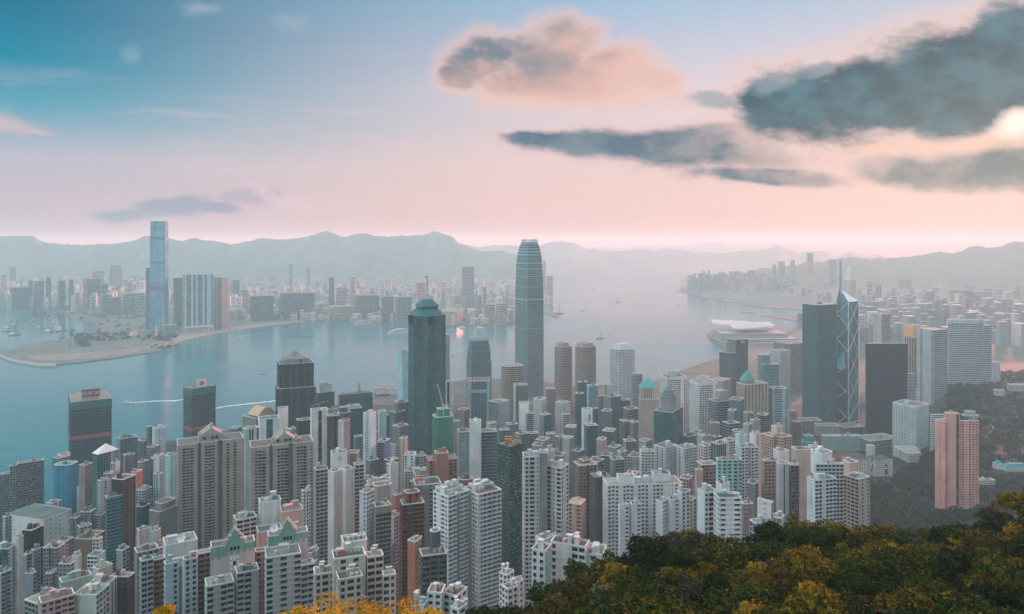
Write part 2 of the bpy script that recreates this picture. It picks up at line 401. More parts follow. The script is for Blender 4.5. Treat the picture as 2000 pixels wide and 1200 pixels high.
hill('far_hill', [(900,480),(1200,482),(1400,474),(1700,480),(2100,470),(2700,470),(3300,470)], 15500, 18500, 22000, 1, gcol, 8)
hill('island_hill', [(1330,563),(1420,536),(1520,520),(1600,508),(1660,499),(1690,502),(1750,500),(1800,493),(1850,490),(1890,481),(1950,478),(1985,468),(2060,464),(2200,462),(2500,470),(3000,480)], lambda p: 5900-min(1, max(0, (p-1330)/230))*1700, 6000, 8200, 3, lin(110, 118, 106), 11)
# north shore running east (Causeway Bay, North Point)
flat_land('land', [(1470,598),(1430,592),(1380,584),(1322,569),(1340,560),(1420,548),(1560,538),(2300,540),(2500,600),(1560,606),(1500,602)], 4.0, kow)
# ------------------------------------------------------------------ building kit
def wall_mat(rgb, dirt=.26):
    key = ('wall', tuple(rgb), dirt)
    if key in _mats: return _mats[key]
    m_ = bpy.data.materials.new('painted_wall'); m_.use_nodes = True; nt = m_.node_tree; g = G(nt); b = nt.nodes['Principled BSDF']
    pos = g.new('ShaderNodeNewGeometry').outputs['Position']; x, y, z = g.xyz(pos)
    streak = g.noise(g.cxyz(x, y, g.mul(z, .06)), .55, 4, .6)
    blot = g.noise(pos, .05, 4, .6)
    f = g.mul(g.ss(streak, .2, .8, 1-dirt, 1+dirt*.55, 'LINEAR'), g.ss(blot, .3, .7, 1-dirt*.7, 1+dirt*.5, 'LINEAR'))
    base_ = tuple(min(.84, v*1.22) for v in lin(*rgb)[:3])+(1,)
    c = g.mix(1.0, base_, f, 'MULTIPLY')
    nt.links.new(c, b.inputs['Base Color']); b.inputs['Roughness'].default_value = .82
    b.inputs['Specular IOR Level'].default_value = .3
    _mats[key] = m_; return m_
def glass_mat(rgb, curtain=.5, rough=.12):  # rough is the pane's own gloss
    key = ('glass', tuple(rgb), curtain)
    if key in _mats: return _mats[key]
    m_ = bpy.data.materials.new('window_glass'); m_.use_nodes = True; nt = m_.node_tree; g = G(nt); b = nt.nodes['Principled BSDF']
    at = g.new('ShaderNodeAttribute'); at.attribute_name = 'rnd'; r = at.outputs['Fac']
    lo_, hi_ = (.65, 1.3) if curtain > .2 else (.88, 1.1)
    c = g.mix(g.ss(r, .0, .75, 0, 1, 'LINEAR'), tuple(v*lo_ for v in lin(*rgb)[:3])+(1,), tuple(min(1, v*hi_+.001) for v in lin(*rgb)[:3])+(1,))
    if curtain <= .2:
        px_, py_, pz_ = g.xyz(g.new('ShaderNodeNewGeometry').outputs['Position']); nn = g.noise(g.cxyz(px_, py_, g.mul(pz_, .25)), .045, 5, .65)
        c = g.mix(1.0, c, g.ss(nn, .3, .7, .5, 1.75, 'LINEAR'), 'MULTIPLY')
    c = g.mix(g.mul(g.ss(r, .80, .84), curtain), c, lin(120, 122, 118))
    nt.links.new(c, b.inputs['Base Color']); b.inputs['Roughness'].default_value = rough
    b.inputs['Specular IOR Level'].default_value = .3
    nt.links.new(g.ss(r, .82, .86, rough, .45), b.inputs['Roughness'])
    _mats[key] = m_; return m_
GL = {'dark': (15,25,29), 'teal': (20,72,78), 'blue': (26,84,104), 'grey': (40,66,74), 'green': (22,78,70), 'black': (12,26,32), 'sky': (66,122,132), 'pale': (98,120,124), 'brown': (44,40,36)}
ROOFM = lambda: wall_mat((126,124,120), .3)
#        width, height, sill, depth
CT = {'X': None, 'w': (.58,.56,.26,.30), 'W': (.84,.60,.24,.30), 's': (.26,.34,.40,.20), 'R': (1.0,.50,.30,.30), 'r': (1.0,.62,.2,.35),
      'G': (.93,.90,.05,.12), 'g': (.97,.72,.14,.12), 'B': (.90,.68,.26,2.2), 'b': (.82,.52,.34,1.5), 'q': (.60,.60,.20,.55), 'Q': (.74,.66,.17,.5), 'V': (.66,1.0,0,.35), 'D': (1.0,1.0,0,.10), 'p': (.50,.62,.2,.3), 'v': (.36,1.0,0,.25)}
PLANS = {
 'box': [(0,0),(1,0),(1,1),(0,1)],
 'slotR': [(0,0),(.44,0),(.44,.22),(.57,.22),(.57,0),(1,0),(1,1),(0,1)],
 'slot2R': [(0,0),(.29,0),(.29,.2),(.345,.2),(.345,0),(.60,0),(.60,.2),(.67,.2),(.67,0),(1,0),(1,1),(0,1)],
 'slotL': [(0,0),(1,0),(1,1),(0,1),(0,.57),(.22,.57),(.22,.43),(0,.43)],
 'slotRL': [(0,0),(.42,0),(.42,.2),(.58,.2),(.58,0),(1,0),(1,1),(0,1),(0,.58),(.2,.58),(.2,.42),(0,.42)],
 'cross': [(.26,0),(.74,0),(.74,.26),(1,.26),(1,.74),(.74,.74),(.74,1),(.26,1),(.26,.74),(0,.74),(0,.26),(.26,.26)],
 'oct': [(.16,0),(.84,0),(1,.16),(1,.84),(.84,1),(.16,1),(0,.84),(0,.16)],
 'oct2': [(.28,0),(.72,0),(1,.28),(1,.72),(.72,1),(.28,1),(0,.72),(0,.28)],
 'notch': [(.3,0),(1,0),(1,1),(0,1),(0,.3),(.3,.3)],
 'round': [(.5+.5*math.cos(2*math.pi*(i-16)/24), .5+.5*math.sin(2*math.pi*(i-16)/24)) for i in range(24)],
 'bayR': [(0,0),(.12,0),(.18,-.05),(.36,-.05),(.42,0),(.58,0),(.64,-.05),(.82,-.05),(.88,0),(1,0),(1,1),(0,1)],
}
def solve_box(xl, xc, xr, D, r):
    """front corner C at depth D; arms to the photo columns xr (right face) and xl (left face)"""
    ul, uc, ur = ((v-1000)/F for v in (xl, xc, xr)); Xc = uc*D
    fR = lambda th: (ur*D-Xc)/(math.cos(th)-ur*math.sin(th))
    fL = lambda th: (Xc-ul*D)/(math.sin(th)+ul*math.cos(th))
    if xc-xl < 3:          # only the right face shows
        th = math.atan(-ul)+.03; LR = fR(th); return Xc, th, LR, LR*r
    if xr-xc < 3:
        th = math.pi/2-math.atan(ur)-.03; LL = fL(th); return Xc, th, LL*r, LL
    lo = max(0.02, math.atan(-ul)+.02); hi = min(math.pi/2-.02, math.pi/2-math.atan(ur)-.02)
    best = None
    for i in range(120):
        th = lo+(hi-lo)*(i+.5)/120; a, b = fR(th), fL(th)
        if a <= 0 or b <= 0: continue
        e = abs(math.log(b/a/r))
        if best is None or e < best[0]: best = (e, th, a, b)
    return Xc, best[1], best[2], best[3]
class Body: pass
def make_body(D, x, top, r=.8, plan='box', zb=None, h=None):
    B_ = Body(); xl, xc, xr = x; B_.D = D
    Xc, th, LR, LL = solve_box(xl, xc, xr, D, r)
    B_.th = th; B_.LR, B_.LL = LR, LL
    eR = (math.cos(th), math.sin(th)); eL = (-math.sin(th), math.cos(th)); B_.eR, B_.eL, B_.C = eR, eL, (Xc, D)
    B_.pt = lambda s, t: (Xc+eR[0]*LR*s+eL[0]*LL*t, D+eR[1]*LR*s+eL[1]*LL*t)
    B_.uv = PLANS[plan] if isinstance(plan, str) else plan
    B_.P = [B_.pt(s, t) for s, t in B_.uv]
    B_.z1 = PZ(top, D)
    if zb is not None: B_.z0 = zb
    elif h is not None: B_.z0 = B_.z1-h
    else: B_.z0 = min(ground(*p) for p in B_.P)-2
    return B_
class FB:
    """facade mesh buffers (numpy)"""
    def __init__(s): s.q = []; s.m = []; s.r = []; s.extra = []
    def add(s, arr, mi, rnd=None):
        arr = np.asarray(arr, dtype=np.float32).reshape(-1, 4, 3); s.q.append(arr); n = len(arr)
        s.m.append(np.full(n, mi, dtype=np.int32)); s.r.append(np.zeros(n, np.float32) if rnd is None else np.asarray(rnd, np.float32))
    def poly(s, pts, mi): s.extra.append(([tuple(p) for p in pts], mi))
    def build(s, name, mats, parent):
        q = np.concatenate(s.q) if s.q else np.zeros((0,4,3), np.float32); m_ = np.concatenate(s.m) if s.m else np.zeros(0, np.int32); r = np.concatenate(s.r) if s.r else np.zeros(0, np.float32)
        nq = len(q); verts = [q.reshape(-1, 3)]; nv = nq*4
        loops = [np.arange(nv, dtype=np.int32)]; starts = [np.arange(0, nv, 4, dtype=np.int32)]; tot = [np.full(nq, 4, np.int32)]; mm = [m_]; rr = [r]; ln = nv
        for pts, mi in s.extra:
            k = len(pts); verts.append(np.array(pts, np.float32)); loops.append(np.arange(nv, nv+k, dtype=np.int32)); starts.append(np.array([ln], np.int32)); tot.append(np.array([k], np.int32)); mm.append(np.array([mi], np.int32)); rr.append(np.zeros(1, np.float32)); nv += k; ln += k
        verts = np.concatenate(verts)
        if parent is not None: verts = verts-np.array(parent.location, np.float32)
        me = bpy.data.meshes.new(name); me.vertices.add(len(verts)); me.vertices.foreach_set('co', verts.astype(np.float32).ravel())
        L = np.concatenate(loops); me.loops.add(len(L)); me.loops.foreach_set('vertex_index', L)
        S = np.concatenate(starts); me.polygons.add(len(S)); me.polygons.foreach_set('loop_start', S)
        try: me.polygons.foreach_set('loop_total', np.concatenate(tot))
        except Exception: pass
        me.polygons.foreach_set('material_index', np.concatenate(mm)); me.update(calc_edges=True)
        at = me.attributes.new('rnd', 'FLOAT', 'FACE'); at.data.foreach_set('value', np.concatenate(rr))
        return finish(name, me, mats, parent)
brng = np.random.default_rng(5)
def facade(fb, a, b, z0, z1, pat, fh, bw, wins=None, crown=0.0, ac=0.0, ledge=0.0):
    """wall a->b (outside on its right) with recessed windows; wins collects (centre, w, h, dir) of near windows"""
    a = np.array(a, float); b = np.array(b, float); W = float(np.hypot(*(b-a))); d = (b-a)/W; n = np.array((d[1], -d[0]))
    zt = z1-crown; nf = int(max(0, (zt-z0)//fh)); nb = max(1, int(round(W/bw)))
    if nf < 1 or not pat or set(pat) == {'X'} or W < 1.6:
        fb.add([(*a, z0), (*b, z0), (*b, z1), (*a, z1)], 0); return
    zz = zt-fh*np.arange(nf, -1, -1)               # floor lines, bottom to top
    def P(u, z, dep=0.0):
        u = np.asarray(u, float); z = np.asarray(z, float); dep = np.broadcast_to(dep, np.broadcast(u, z).shape)
        return np.stack(np.broadcast_arrays(a[0]+d[0]*u-n[0]*dep, a[1]+d[1]*u-n[1]*dep, z), -1)
    def quad(u0, u1, za, zb, d0=0.0, d1=0.0, d2=0.0, d3=0.0): return np.stack([P(u0, za, d0), P(u1, za, d1), P(u1, zb, d2), P(u0, zb, d3)], -2)
    fb.add(quad(0., W, z0, zz[0]), 0)
    if zt < z1 or True: fb.add(quad(0., W, zz[-1], z1), 0)
    bwid = W/nb
    if ledge:
        o = np.ones(nf+1); t = .22
        fb.add(quad(0*o, W*o, zz-t, zz, -ledge, -ledge, -ledge, -ledge), 0); fb.add(quad(0*o, W*o, zz, zz, -ledge, -ledge, 0, 0), 0); fb.add(quad(0*o, W*o, zz-t, zz-t, 0, 0, -ledge, -ledge), 0)
    k0 = brng.integers(0, len(pat)) if False else 0
    for i in range(nb):
        t = pat[(i+k0) % len(pat)]
        if ac and nb > 3 and t in 'wWbp' and brng.random() < .24: t = 'wWpbXsWw'[brng.integers(0, 8)]
        u0, u1 = i*bwid, (i+1)*bwid; c = CT[t]
        if c is None:
            fb.add(quad(u0, u1, zz[0], zz[-1]), 0); continue
        ww, wh, sl, dep = c; ua = u0+(1-ww)/2*bwid; ub = u1-(1-ww)/2*bwid
        if ww < 1:
            fb.add(quad(u0, ua, zz[0], zz[-1]), 0); fb.add(quad(ub, u1, zz[0], zz[-1]), 0)
        zl = zz[:-1]+sl*fh; zh = zl+wh*fh; o = np.ones(nf)
        if wh < 1:
            fb.add(quad(ua*o, ub*o, zz[:-1], zl), 0); fb.add(quad(ua*o, ub*o, zh, zz[1:]), 0)
            fb.add(quad(ua*o, ub*o, zl, zl, 0, 0, dep, dep), 0)           # sill
            fb.add(quad(ua*o, ub*o, zh, zh, dep, dep, 0, 0), 0)           # head
        if ww < 1 or i == 0: fb.add(quad(ua*o, ua*o, zl, zh, 0, dep, dep, 0), 0)
        if ww < 1 or i == nb-1: fb.add(quad(ub*o, ub*o, zl, zh, dep, 0, 0, dep), 0)
        rnd = brng.random(nf)
        if ac and dep < .6:
            K_ = np.nonzero(brng.random(nf) < ac)[0]
            if len(K_):
                x0 = ua+(ub-ua)*brng.uniform(.0, .5, len(K_)); x1 = x0+.8; zb_ = zl[K_]-.75; zt_ = zb_+.62; q_ = .55
                fb.add(quad(x0, x1, zb_, zt_, -q_, -q_, -q_, -q_), 2); fb.add(quad(x0, x1, zt_, zt_, -q_, -q_, 0, 0), 2); fb.add(quad(x0, x1, zb_, zb_, 0, 0, -q_, -q_), 2)
                fb.add(quad(x1, x1, zb_, zt_, -q_, 0, 0, -q_), 2); fb.add(quad(x0, x0, zb_, zt_, 0, -q_, -q_, 0), 2)
        fb.add(quad(ua*o, ub*o, zl, zh, dep, dep, dep, dep), 1, rnd)
        if wins is not None and t not in 'DVvRBb':
            for k in range(nf):
                m_ = P((ua+ub)/2, (zl[k]+zh[k])/2, dep-.04); wins.append((tuple(m_), round(ub-ua, 1), round(float(zh[k]-zl[k]), 1), math.atan2(d[1], d[0])))
_wm = {}
frame_m = None
def window_mesh(w, h, v, gk):
    key = (w, h, v, gk)
    if key in _wm: return _wm[key]
    m2 = MB(); f = .10
    m2.box((0, .03, -h/2), w-.02, .06, f, 0); m2.box((0, .03, h/2-f), w-.02, .06, f, 0)
    n = 2 if w > 1.3 else 1
    for i in range(n+1):
        x = -w/2+f/2+(w-f)*i/n; m2.box((x, .028, -h/2+f), f, .056, h-2*f, 0)
    for i in range(n):
        xa = -w/2+f+(w-f)*i/n; xb = -w/2+(w-f)*(i+1)/n; mi = 1 if (v+i) % 3 else 2
        m2.quad((xa, .03, -h/2+f), (xb, .03, -h/2+f), (xb, .03, h/2-f), (xa, .03, h/2-f), mi)
    if v % 3 == 1: m2.box((w*.2, -.22, -h/2-.02), .75, .42, .5, 3, bottom=True)
    me = bpy.data.meshes.new('window'); me.from_pydata(m2.v, [], m2.f); me.polygons.foreach_set('material_index', m2.mi); me.update()
    for m_ in (simple_mat('window_frame', lin(104,108,108), .5), glass_mat(GL[gk], 0), glass_mat(GL['grey'] if v else GL[gk], 0), simple_mat('air_conditioner_case', lin(168,168,162), .6)): me.materials.append(m_)
    _wm[key] = me; return me
def place_windows(wins, root, gk):
    if not wins: return
    wins.sort(key=lambda q: -q[0][2])
    rr = random.Random(len(wins)); loc = Vector(root.location)
    first, rest = wins[:100], wins[100:]
    for (c, w, h, ang) in first:
        o = bpy.data.objects.new('window', window_mesh(w, h, rr.randrange(4), gk)); COL.objects.link(o); o.parent = root
        o.location = Vector(c)-loc; o.rotation_euler = (0, 0, ang)
    if rest:
        vs, fs, ms, n = [], [], [], 0
        for (c, w, h, ang) in rest:
            me = window_mesh(w, h, rr.randrange(4), gk); k = len(me.vertices); co = np.empty(k*3, np.float32); me.vertices.foreach_get('co', co); co = co.reshape(-1, 3)
            ca, sa = math.cos(ang), math.sin(ang)
            vs.append(np.stack([co[:,0]*ca-co[:,1]*sa+c[0]-loc.x, co[:,0]*sa+co[:,1]*ca+c[1]-loc.y, co[:,2]+c[2]-loc.z], 1))
            fs += [tuple(i+n for i in p.vertices) for p in me.polygons]; ms += [p.material_index for p in me.polygons]; n += k
        me = bpy.data.meshes.new('window'); me.from_pydata(np.concatenate(vs).tolist(), [], fs); me.polygons.foreach_set('material_index', ms); me.update()
        o = finish('window', me, list(_wm.values())[0].materials[:], root); o['kind'] = 'stuff'
        if len(o.data.materials) > 1:
            o.data.materials[1] = glass_mat(GL[gk], 0)
def facing(a, b):
    n = (b[1]-a[1], -(b[0]-a[0])); m = ((a[0]+b[0])/2, (a[1]+b[1])/2); L = math.hypot(*n)*math.hypot(*m)
    return -(n[0]*m[0]+n[1]*m[1])/L if L else -1
def dish_mesh(r):
    m2 = MB(); N = 14; rings = 4
    for j in range(rings):
        for i in range(N):
            def p(a, q): R = r*q/rings; th = 2*math.pi*a/N; return (R*math.cos(th), -R*R/(r*2.2), R*math.sin(th)*1.0)
            if j == 0: m2.poly([p(0,0), p(i,1), p(i+1,1)], 0)
            else: m2.quad(p(i,j), p(i,j+1), p(i+1,j+1), p(i+1,j), 0)
    m2.tube((0, -.1*r, 0), (0, .3*r, -r*1.1), .07*r, 1); m2.tube((0,-.2*r,0), (0,-.9*r,.2*r), .03*r, 1, 4)
    return m2
def add_dish(root, x, y, z, r=1.6, tilt=-.5, yaw=0.0):
    o = dish_mesh(r).build('satellite_dish', [simple_mat('dish_white', lin(214,216,216), .5), simple_mat('steel', lin(120,122,124), .5)], root)
    o.location = Vector((x, y, z+r*1.0))-Vector(root.location); o.rotation_euler = (tilt, 0, yaw); return o
def clutter(root, B_, z, n, seed, colr, dish=False, scale=1.0):
    r = random.Random(seed); loc = tuple(root.location)
    for i in range(n):
        s, t = r.uniform(.2, .8), r.uniform(.2, .8); c = B_.pt(s, t); k = r.choice(['stair_tower','water_tank','air_conditioner','pipe','shed','stair_tower'])
        m2 = MB(); sz = min(B_.LR, B_.LL)
        if k == 'stair_tower':
            w, d_, h = min(7, sz*r.uniform(.18,.36)), min(6, sz*r.uniform(.16,.3)), r.uniform(2.6, 4.6)*scale; m2.box((*c, z), w, d_, h, 0, B_.th); m2.box((*c, z+h), w+.5, d_+.5, .3, 0, B_.th)
            m2.build(k, wall_mat(colr), root, loc)
        elif k == 'water_tank':
            for q in range(2):
                cc = (c[0]+B_.eR[0]*q*2.6, c[1]+B_.eR[1]*q*2.6); P = [(cc[0]+1.1*math.cos(a*math.pi/5), cc[1]+1.1*math.sin(a*math.pi/5)) for a in range(10)]
                m2.prism(P, z, z+2.2, 0)
            m2.build(k, wall_mat((170,172,172)), root, loc)
        elif k == 'air_conditioner':
            for q in range(3):
                cc = (c[0]+B_.eR[0]*q*1.9, c[1]+B_.eR[1]*q*1.9); m2.box((*cc, z+.3), 1.3, 1.0, 1.1, 0, B_.th)
            m2.build(k, simple_mat('air_conditioner_case', lin(168,168,162), .6), root, loc)
        elif k == 'pipe':
            e = B_.pt(min(.9, s+.25), t); m2.tube((*c, z+.6), (*e, z+.6), .22); m2.tube((*e, z), (*e, z+2.4), .22); m2.tube((*c, z), (*c, z+1.6), .3)
            m2.build(k, simple_mat('steel', lin(120,122,124), .5), root, loc)
        else:
            m2.box((*c, z), sz*.3, sz*.2, 2.5, 0, B_.th); m2.build('shed', wall_mat(r.choice([(150,92,78),(116,120,120),(190,186,178),(90,128,124)])), root, loc)
    if dish:
        c = B_.pt(.4, .35); add_dish(root, c[0], c[1], z, r=dish if dish is not True else 1.6, yaw=B_.th-.2)
BL = {}
def bld(name, label, D, bodies, cat='building', group=None, clut=2, near=None, dish=False, glass='dark', col=(190,190,186), fh=3.0, bw=3.2, seed=None):
    near = D <= 620 if near is None else near
    made = []
    for q in bodies:
        q = dict(q); made.append((make_body(D+q.get('dD', 0), q['x'], q['top'], q.get('r', .8), q.get('plan', 'box'), q.get('zb'), q.get('h')), q))
    b0 = made[0][0]; cx = sum(p[0] for p in b0.P)/len(b0.P); cy = sum(p[1] for p in b0.P)/len(b0.P)
    root = empty(name, (cx, cy, max(b0.z0, 0)), label, cat, group)
    wins = []; seed = seed if seed is not None else len(BL)*13+1; par = MB(); rf = MB(); loc = tuple(root.location)
    byglass = {}
    for i, (B_, q) in enumerate(made):
        fb = FB(); n = len(B_.P); R = q.get('R', 'W'); L = q.get('L', 'w'); cr = q.get('crown', .6); f_ = q.get('fh', fh); w_ = q.get('bw', bw); gk = q.get('glass', glass)
        wl = byglass.setdefault(gk, []) if near else None
        hr = random.Random(seed*7+i); res = name in ('apartment_tower', 'small_block', 'house') and D < 1000
        acf = hr.uniform(.2, .5) if res else 0.0; led = hr.choice([0, 0, .16, .3]) if res else 0.0
        for k in range(n):
            a, b = B_.P[k], B_.P[(k+1) % n]; (s0, t0), (s1, t1) = B_.uv[k], B_.uv[(k+1) % n]
            if facing(a, b) < -.12: fb.add([(*a, B_.z0), (*b, B_.z0), (*b, B_.z1), (*a, B_.z1)], 0); continue
            ds, dt = s1-s0, t1-t0
            pat = R if (ds > 0 and abs(dt) < 1e-6) else (L if (dt < 0 and abs(ds) < 1e-6) else (q.get('O', R if (abs(ds) > 1e-6 and abs(dt) > 1e-6) else 'X')))
            facade(fb, a, b, B_.z0, B_.z1, pat, f_, w_, wl, cr, acf, led)
        colr = q.get('col', col)
        fb.build('wall' if i == 0 else 'wing', [wall_mat(colr), glass_mat(GL[gk], .55 if name == 'apartment_tower' else .0), simple_mat('air_conditioner_case', lin(168,168,162), .6)], root)
        hp = q.get('par', 1.0); rf, par = MB(), MB()
        zr = B_.z1-hp
        rf.poly([(*p, zr) for p in B_.P], 0)
        cxx = sum(p[0] for p in B_.P)/n; cyy = sum(p[1] for p in B_.P)/n
        if q.get('roof', 'flat') == 'flat':
            th = .35 if D < 900 else .6
            I = []
            for p in B_.P:
                dx, dy = cxx-p[0], cyy-p[1]; L_ = math.hypot(dx, dy) or 1; I.append((p[0]+dx/L_*th*1.3, p[1]+dy/L_*th*1.3))
            O = []
            for p in B_.P:
                dx, dy = cxx-p[0], cyy-p[1]; L_ = math.hypot(dx, dy) or 1; O.append((p[0]-dx/L_*.12, p[1]-dy/L_*.12))
            zt = B_.z1+.12
            for k in range(n):
                a, b, c, d_ = O[k], O[(k+1)%n], I[(k+1)%n], I[k]
                par.quad((*a, zt), (*b, zt), (*c, zt), (*d_, zt)); par.quad((*d_, zr), (*d_, zt), (*c, zt), (*c, zr))
                par.quad((*a, B_.z1-.5), (*b, B_.z1-.5), (*b, zt), (*a, zt)); par.quad((*B_.P[k], B_.z1-.5), (*B_.P[(k+1)%n], B_.z1-.5), (*b, B_.z1-.5), (*a, B_.z1-.5))
            cl = q.get('clut', clut if i == 0 else max(0, clut-1)); cl = cl*2+1 if (cl and D < 800) else cl
            if cl and D < 1500: clutter(root, B_, zr, cl, seed+i*7, q.get('col', col), dish if i == 0 else False)
        B_.zr = zr
        rf.build('roof', wall_mat(random.Random(seed+3+i).choice([(126,124,120),(104,104,102),(146,142,136),(118,94,84),(92,104,98),(132,128,124)]), .35), root, loc)
        if par.f:
            c = q.get('parc', col); cc = tuple(min(235, int(v*1.04+4)) for v in c); par.build('parapet', wall_mat(cc, .12), root, loc)
    for gk, wl in byglass.items(): place_windows(wl, root, gk) if wl else None
    BL[name+label] = root
    root_b = [m_[0] for m_ in made]
    return root, root_b
def pyramid(root, B_, apex_py, mat, part='roof', inset=0.0, z=None, over=.0, top=None):
    z = B_.z1 if z is None else z; cx = sum(p[0] for p in B_.P)/len(B_.P); cy = sum(p[1] for p in B_.P)/len(B_.P)
    Q = [(cx+(p[0]-cx)*(1-inset+over), cy+(p[1]-cy)*(1-inset+over)) for p in B_.P]; za = PZ(apex_py, cy)
    m2 = MB()
    if top: m2.frustum(Q, z+.02, [(cx+(p[0]-cx)*top, cy+(p[1]-cy)*top) for p in Q], za)
    else: m2.cone(Q, z+.02, (cx, cy, za))
    m2.poly([(*p, z+.02) for p in reversed(Q)])
    return m2.build(part, mat, root, tuple(root.location))
# ------------------------------------------------------------------ the near city, building by building
def b(xl, xc, xr, top, **k): return dict(x=(xl, xc, xr), top=top, **k)
AP, OF = 'apartment_tower', 'office_tower'
WH, GY, BE, TA, MV, PK = (196,200,200), (132,138,140), (176,162,150), (140,128,120), (128,116,118), (206,132,120)
def A(label, D, bodies, **k): return bld(AP, label, D, bodies, k.pop('cat', 'apartment tower'), **k)
def O(label, D, bodies, **k): return bld(OF, label, D, bodies, k.pop('cat', 'office tower'), **k)

# ---- bottom left corner
A('white apartment tower with dark green left side, cut by the left frame edge', 600, [b(-14,16,36,1072,R='WX',L='D',col=(186,190,186),r=.8), b(30,36,46,1052,R='X',L='s',col=(206,198,192),dD=6)], glass='green', bw=2.4)
r_, bs = O('dark tower with teal glass bay and white balcony bands', 640, [b(218,240,265,937,R='XvX',L='X',col=(34,40,42)), b(205,209,239,972,R='g',L='g',glass='teal',col=(92,122,122),dD=-8,r=.6,crown=2.2)], glass='black', near=False)
O('pale office block with broad sloping teal roof and small windows', 800, [b(12,85,140,1016,R='Xs',L='XXX',col=(192,194,192),r=1.6,clut=0,par=.4)], bw=6, fh=5, near=False)
O('black glass block in front of the teal-roofed office', 640, [b(43,62,84,1036,R='G',L='G',glass='black',col=(36,46,48))], near=False)
A('lilac grey apartment block beside the black glass block', 560, [b(84,112,126,1070,R='wX',L='wwX',col=(118,118,124),plan='slotL')])
A('narrow grey apartment block right of the green-sided white tower', 590, [b(45,52,62,1084,R='B',L='X',col=(120,126,130))])
A('mauve grey apartment block with dark slot above the stepped roof garden', 600, [b(112,128,144,1058,R='wX',L='bX',col=(126,118,124),plan='slotR')])
A('weathered mauve low apartment block left of three in a row', 760, [b(137,150,160,1012,R='b',L='b',col=MV,plan='slotRL')], near=False)
A('weathered mauve apartment block, tallest of the low row', 765, [b(157,177,188,1000,R='b',L='b',col=(124,114,116),plan='slotRL')], near=False)
A('weathered mauve low apartment block with white roof shed beside teal bay tower', 770, [b(184,197,207,1006,R='b',L='b',col=(134,124,126),plan='slotR')], near=False)
A('brown low block with sunlit orange gable walls', 680, [b(146,178,205,1053,R='R',L='X',col=(128,104,88))], near=False)
r_, bs = A('small white house with curved pale roof below the brown block', 560, [b(170,190,206,1086,R='X',L='W',col=WH,clut=0)], near=False, cat='house')
A('pale green terraced block with planted roof gardens', 440, [b(115,121,180,1138,R='X',L='w',col=(150,164,152),r=.5,clut=3), b(180,192,220,1112,R='X',L='X',col=(160,172,162),dD=25)])
A('pale green and pink penthouse block at the bottom edge', 392, [b(143,188,214,1162,R='W',L='X',col=(176,182,174)), b(165,203,229,1146,R='v',L='X',col=(196,186,180),dD=14), b(75,80,146,1178,R='W',L='W',col=(190,150,150),dD=-12,r=.6)])
A('brown slab with mauve columns and teal roof strip, bottom left', 420, [b(216,253,263,1126,R='B',L='BX',col=(104,84,86))])
A('low grey block with planted roof at the bottom frame edge', 400, [b(48,75,128,1180,R='W',L='W',col=(118,128,122))])
A('small grey block with blue roof sheet beside the lilac block', 640, [b(60,80,94,1156,R='w',L='w',col=(130,136,140))], near=False)

# ---- left middle, down to the shore
A('long grey slab of flats at the left frame edge before the water', 900, [b(-40,-38,20,934,R='W',L='w',col=(122,128,130),r=.35,clut=1), b(17,19,36,911,R='W',L='X',col=(124,130,132),r=.8,clut=1), b(33,35,86,906,R='R',L='X',col=(104,106,106),r=.35,clut=1)], near=False, bw=2.8)
O('bright teal blue tower with rounded front facing the water', 900, [b(102,137,155,909,R='X',L='Xv',plan='oct',col=(40,118,146),glass='blue')], near=False)
O('mauve grey office between the teal blue tower and the white pyramid roof', 880, [b(154,166,181,909,R='R',L='X',col=(124,116,116))], near=False)
r_, bs = O('glass tower with white pyramid roof', 850, [b(180,191,232,888,R='GGGGGXRR',L='G',col=(120,142,144),glass='teal',clut=0,r=.45,par=.1)], near=False)
pyramid(r_, bs[0], 866, wall_mat((228,224,222), .06), over=.02)
A('narrow white and mauve flats below the pyramid roof tower', 780, [b(190,197,215,940,R='Xw',L='w',col=(168,160,160))], near=False)
O('grey gridded office block right of the water side blue tower', 1080, [b(229,235,268,858,R='W',L='X',col=(98,116,118),clut=3)], near=False)
A('slim white tower with rounded shoulders and dark roof frame', 980, [b(297,300,324,838,R='ssw',L='X',col=(188,192,194),plan='oct')], near=False, bw=2.2)
A('small teal tower with hooped balconies behind the slim white tower', 1040, [b(286,289,298,834,R='B',L='B',col=(96,118,120))], near=False)
O('low grey hall behind the gridded office on the shore', 1180, [b(268,280,300,862,R='V',L='V',col=(104,128,130))], near=False)
A('grey flats with blank gable left of the slim white tower foot', 960, [b(286,299,312,874,R='X',L='w',col=(120,124,130))], near=False)
O('dark teal block below the slim white tower', 930, [b(294,298,314,896,R='G',L='G',glass='teal',col=(50,70,72))], near=False)
A('white and teal lattice block, narrow, left of the beige complex', 820, [b(299,313,319,926,R='B',L='q',col=(158,182,182),glass='teal')], near=False, bw=2.4)
A('pale cyan tower hard against the beige complex', 815, [b(322,330,346,891,R='Xq',L='q',col=(170,196,198),glass='teal')], near=False, bw=2.2)
A('mauve tower between teal blocks in the left middle', 920, [b(268,279,291,903,R='w',L='wX',col=(132,122,126))], near=False)
A('brown tower with orange lit wall left of the mauve tower', 860, [b(256,268,279,922,R='B',L='X',col=(170,122,92))], near=False)
A('low white and grey block right of the dark teal bay tower', 800, [b(265,282,297,958,R='W',L='w',col=(150,156,158),clut=3)], near=False)
A('small pale pink block in front of the netted grey building', 610, [b(267,272,292,1036,R='sXs',L='s',col=(198,176,170))], bw=2.4)
bld('netted_building', 'building wrapped in grey scaffold netting, left of the beige complex', 700, [b(291,312,346,1000,R='X',L='X',col=(112,112,114),r=.7,clut=0), b(300,318,345,984,R='X',L='X',col=(118,116,116),dD=6,r=.7,plan='oct',clut=0)], 'netted building', near=False)
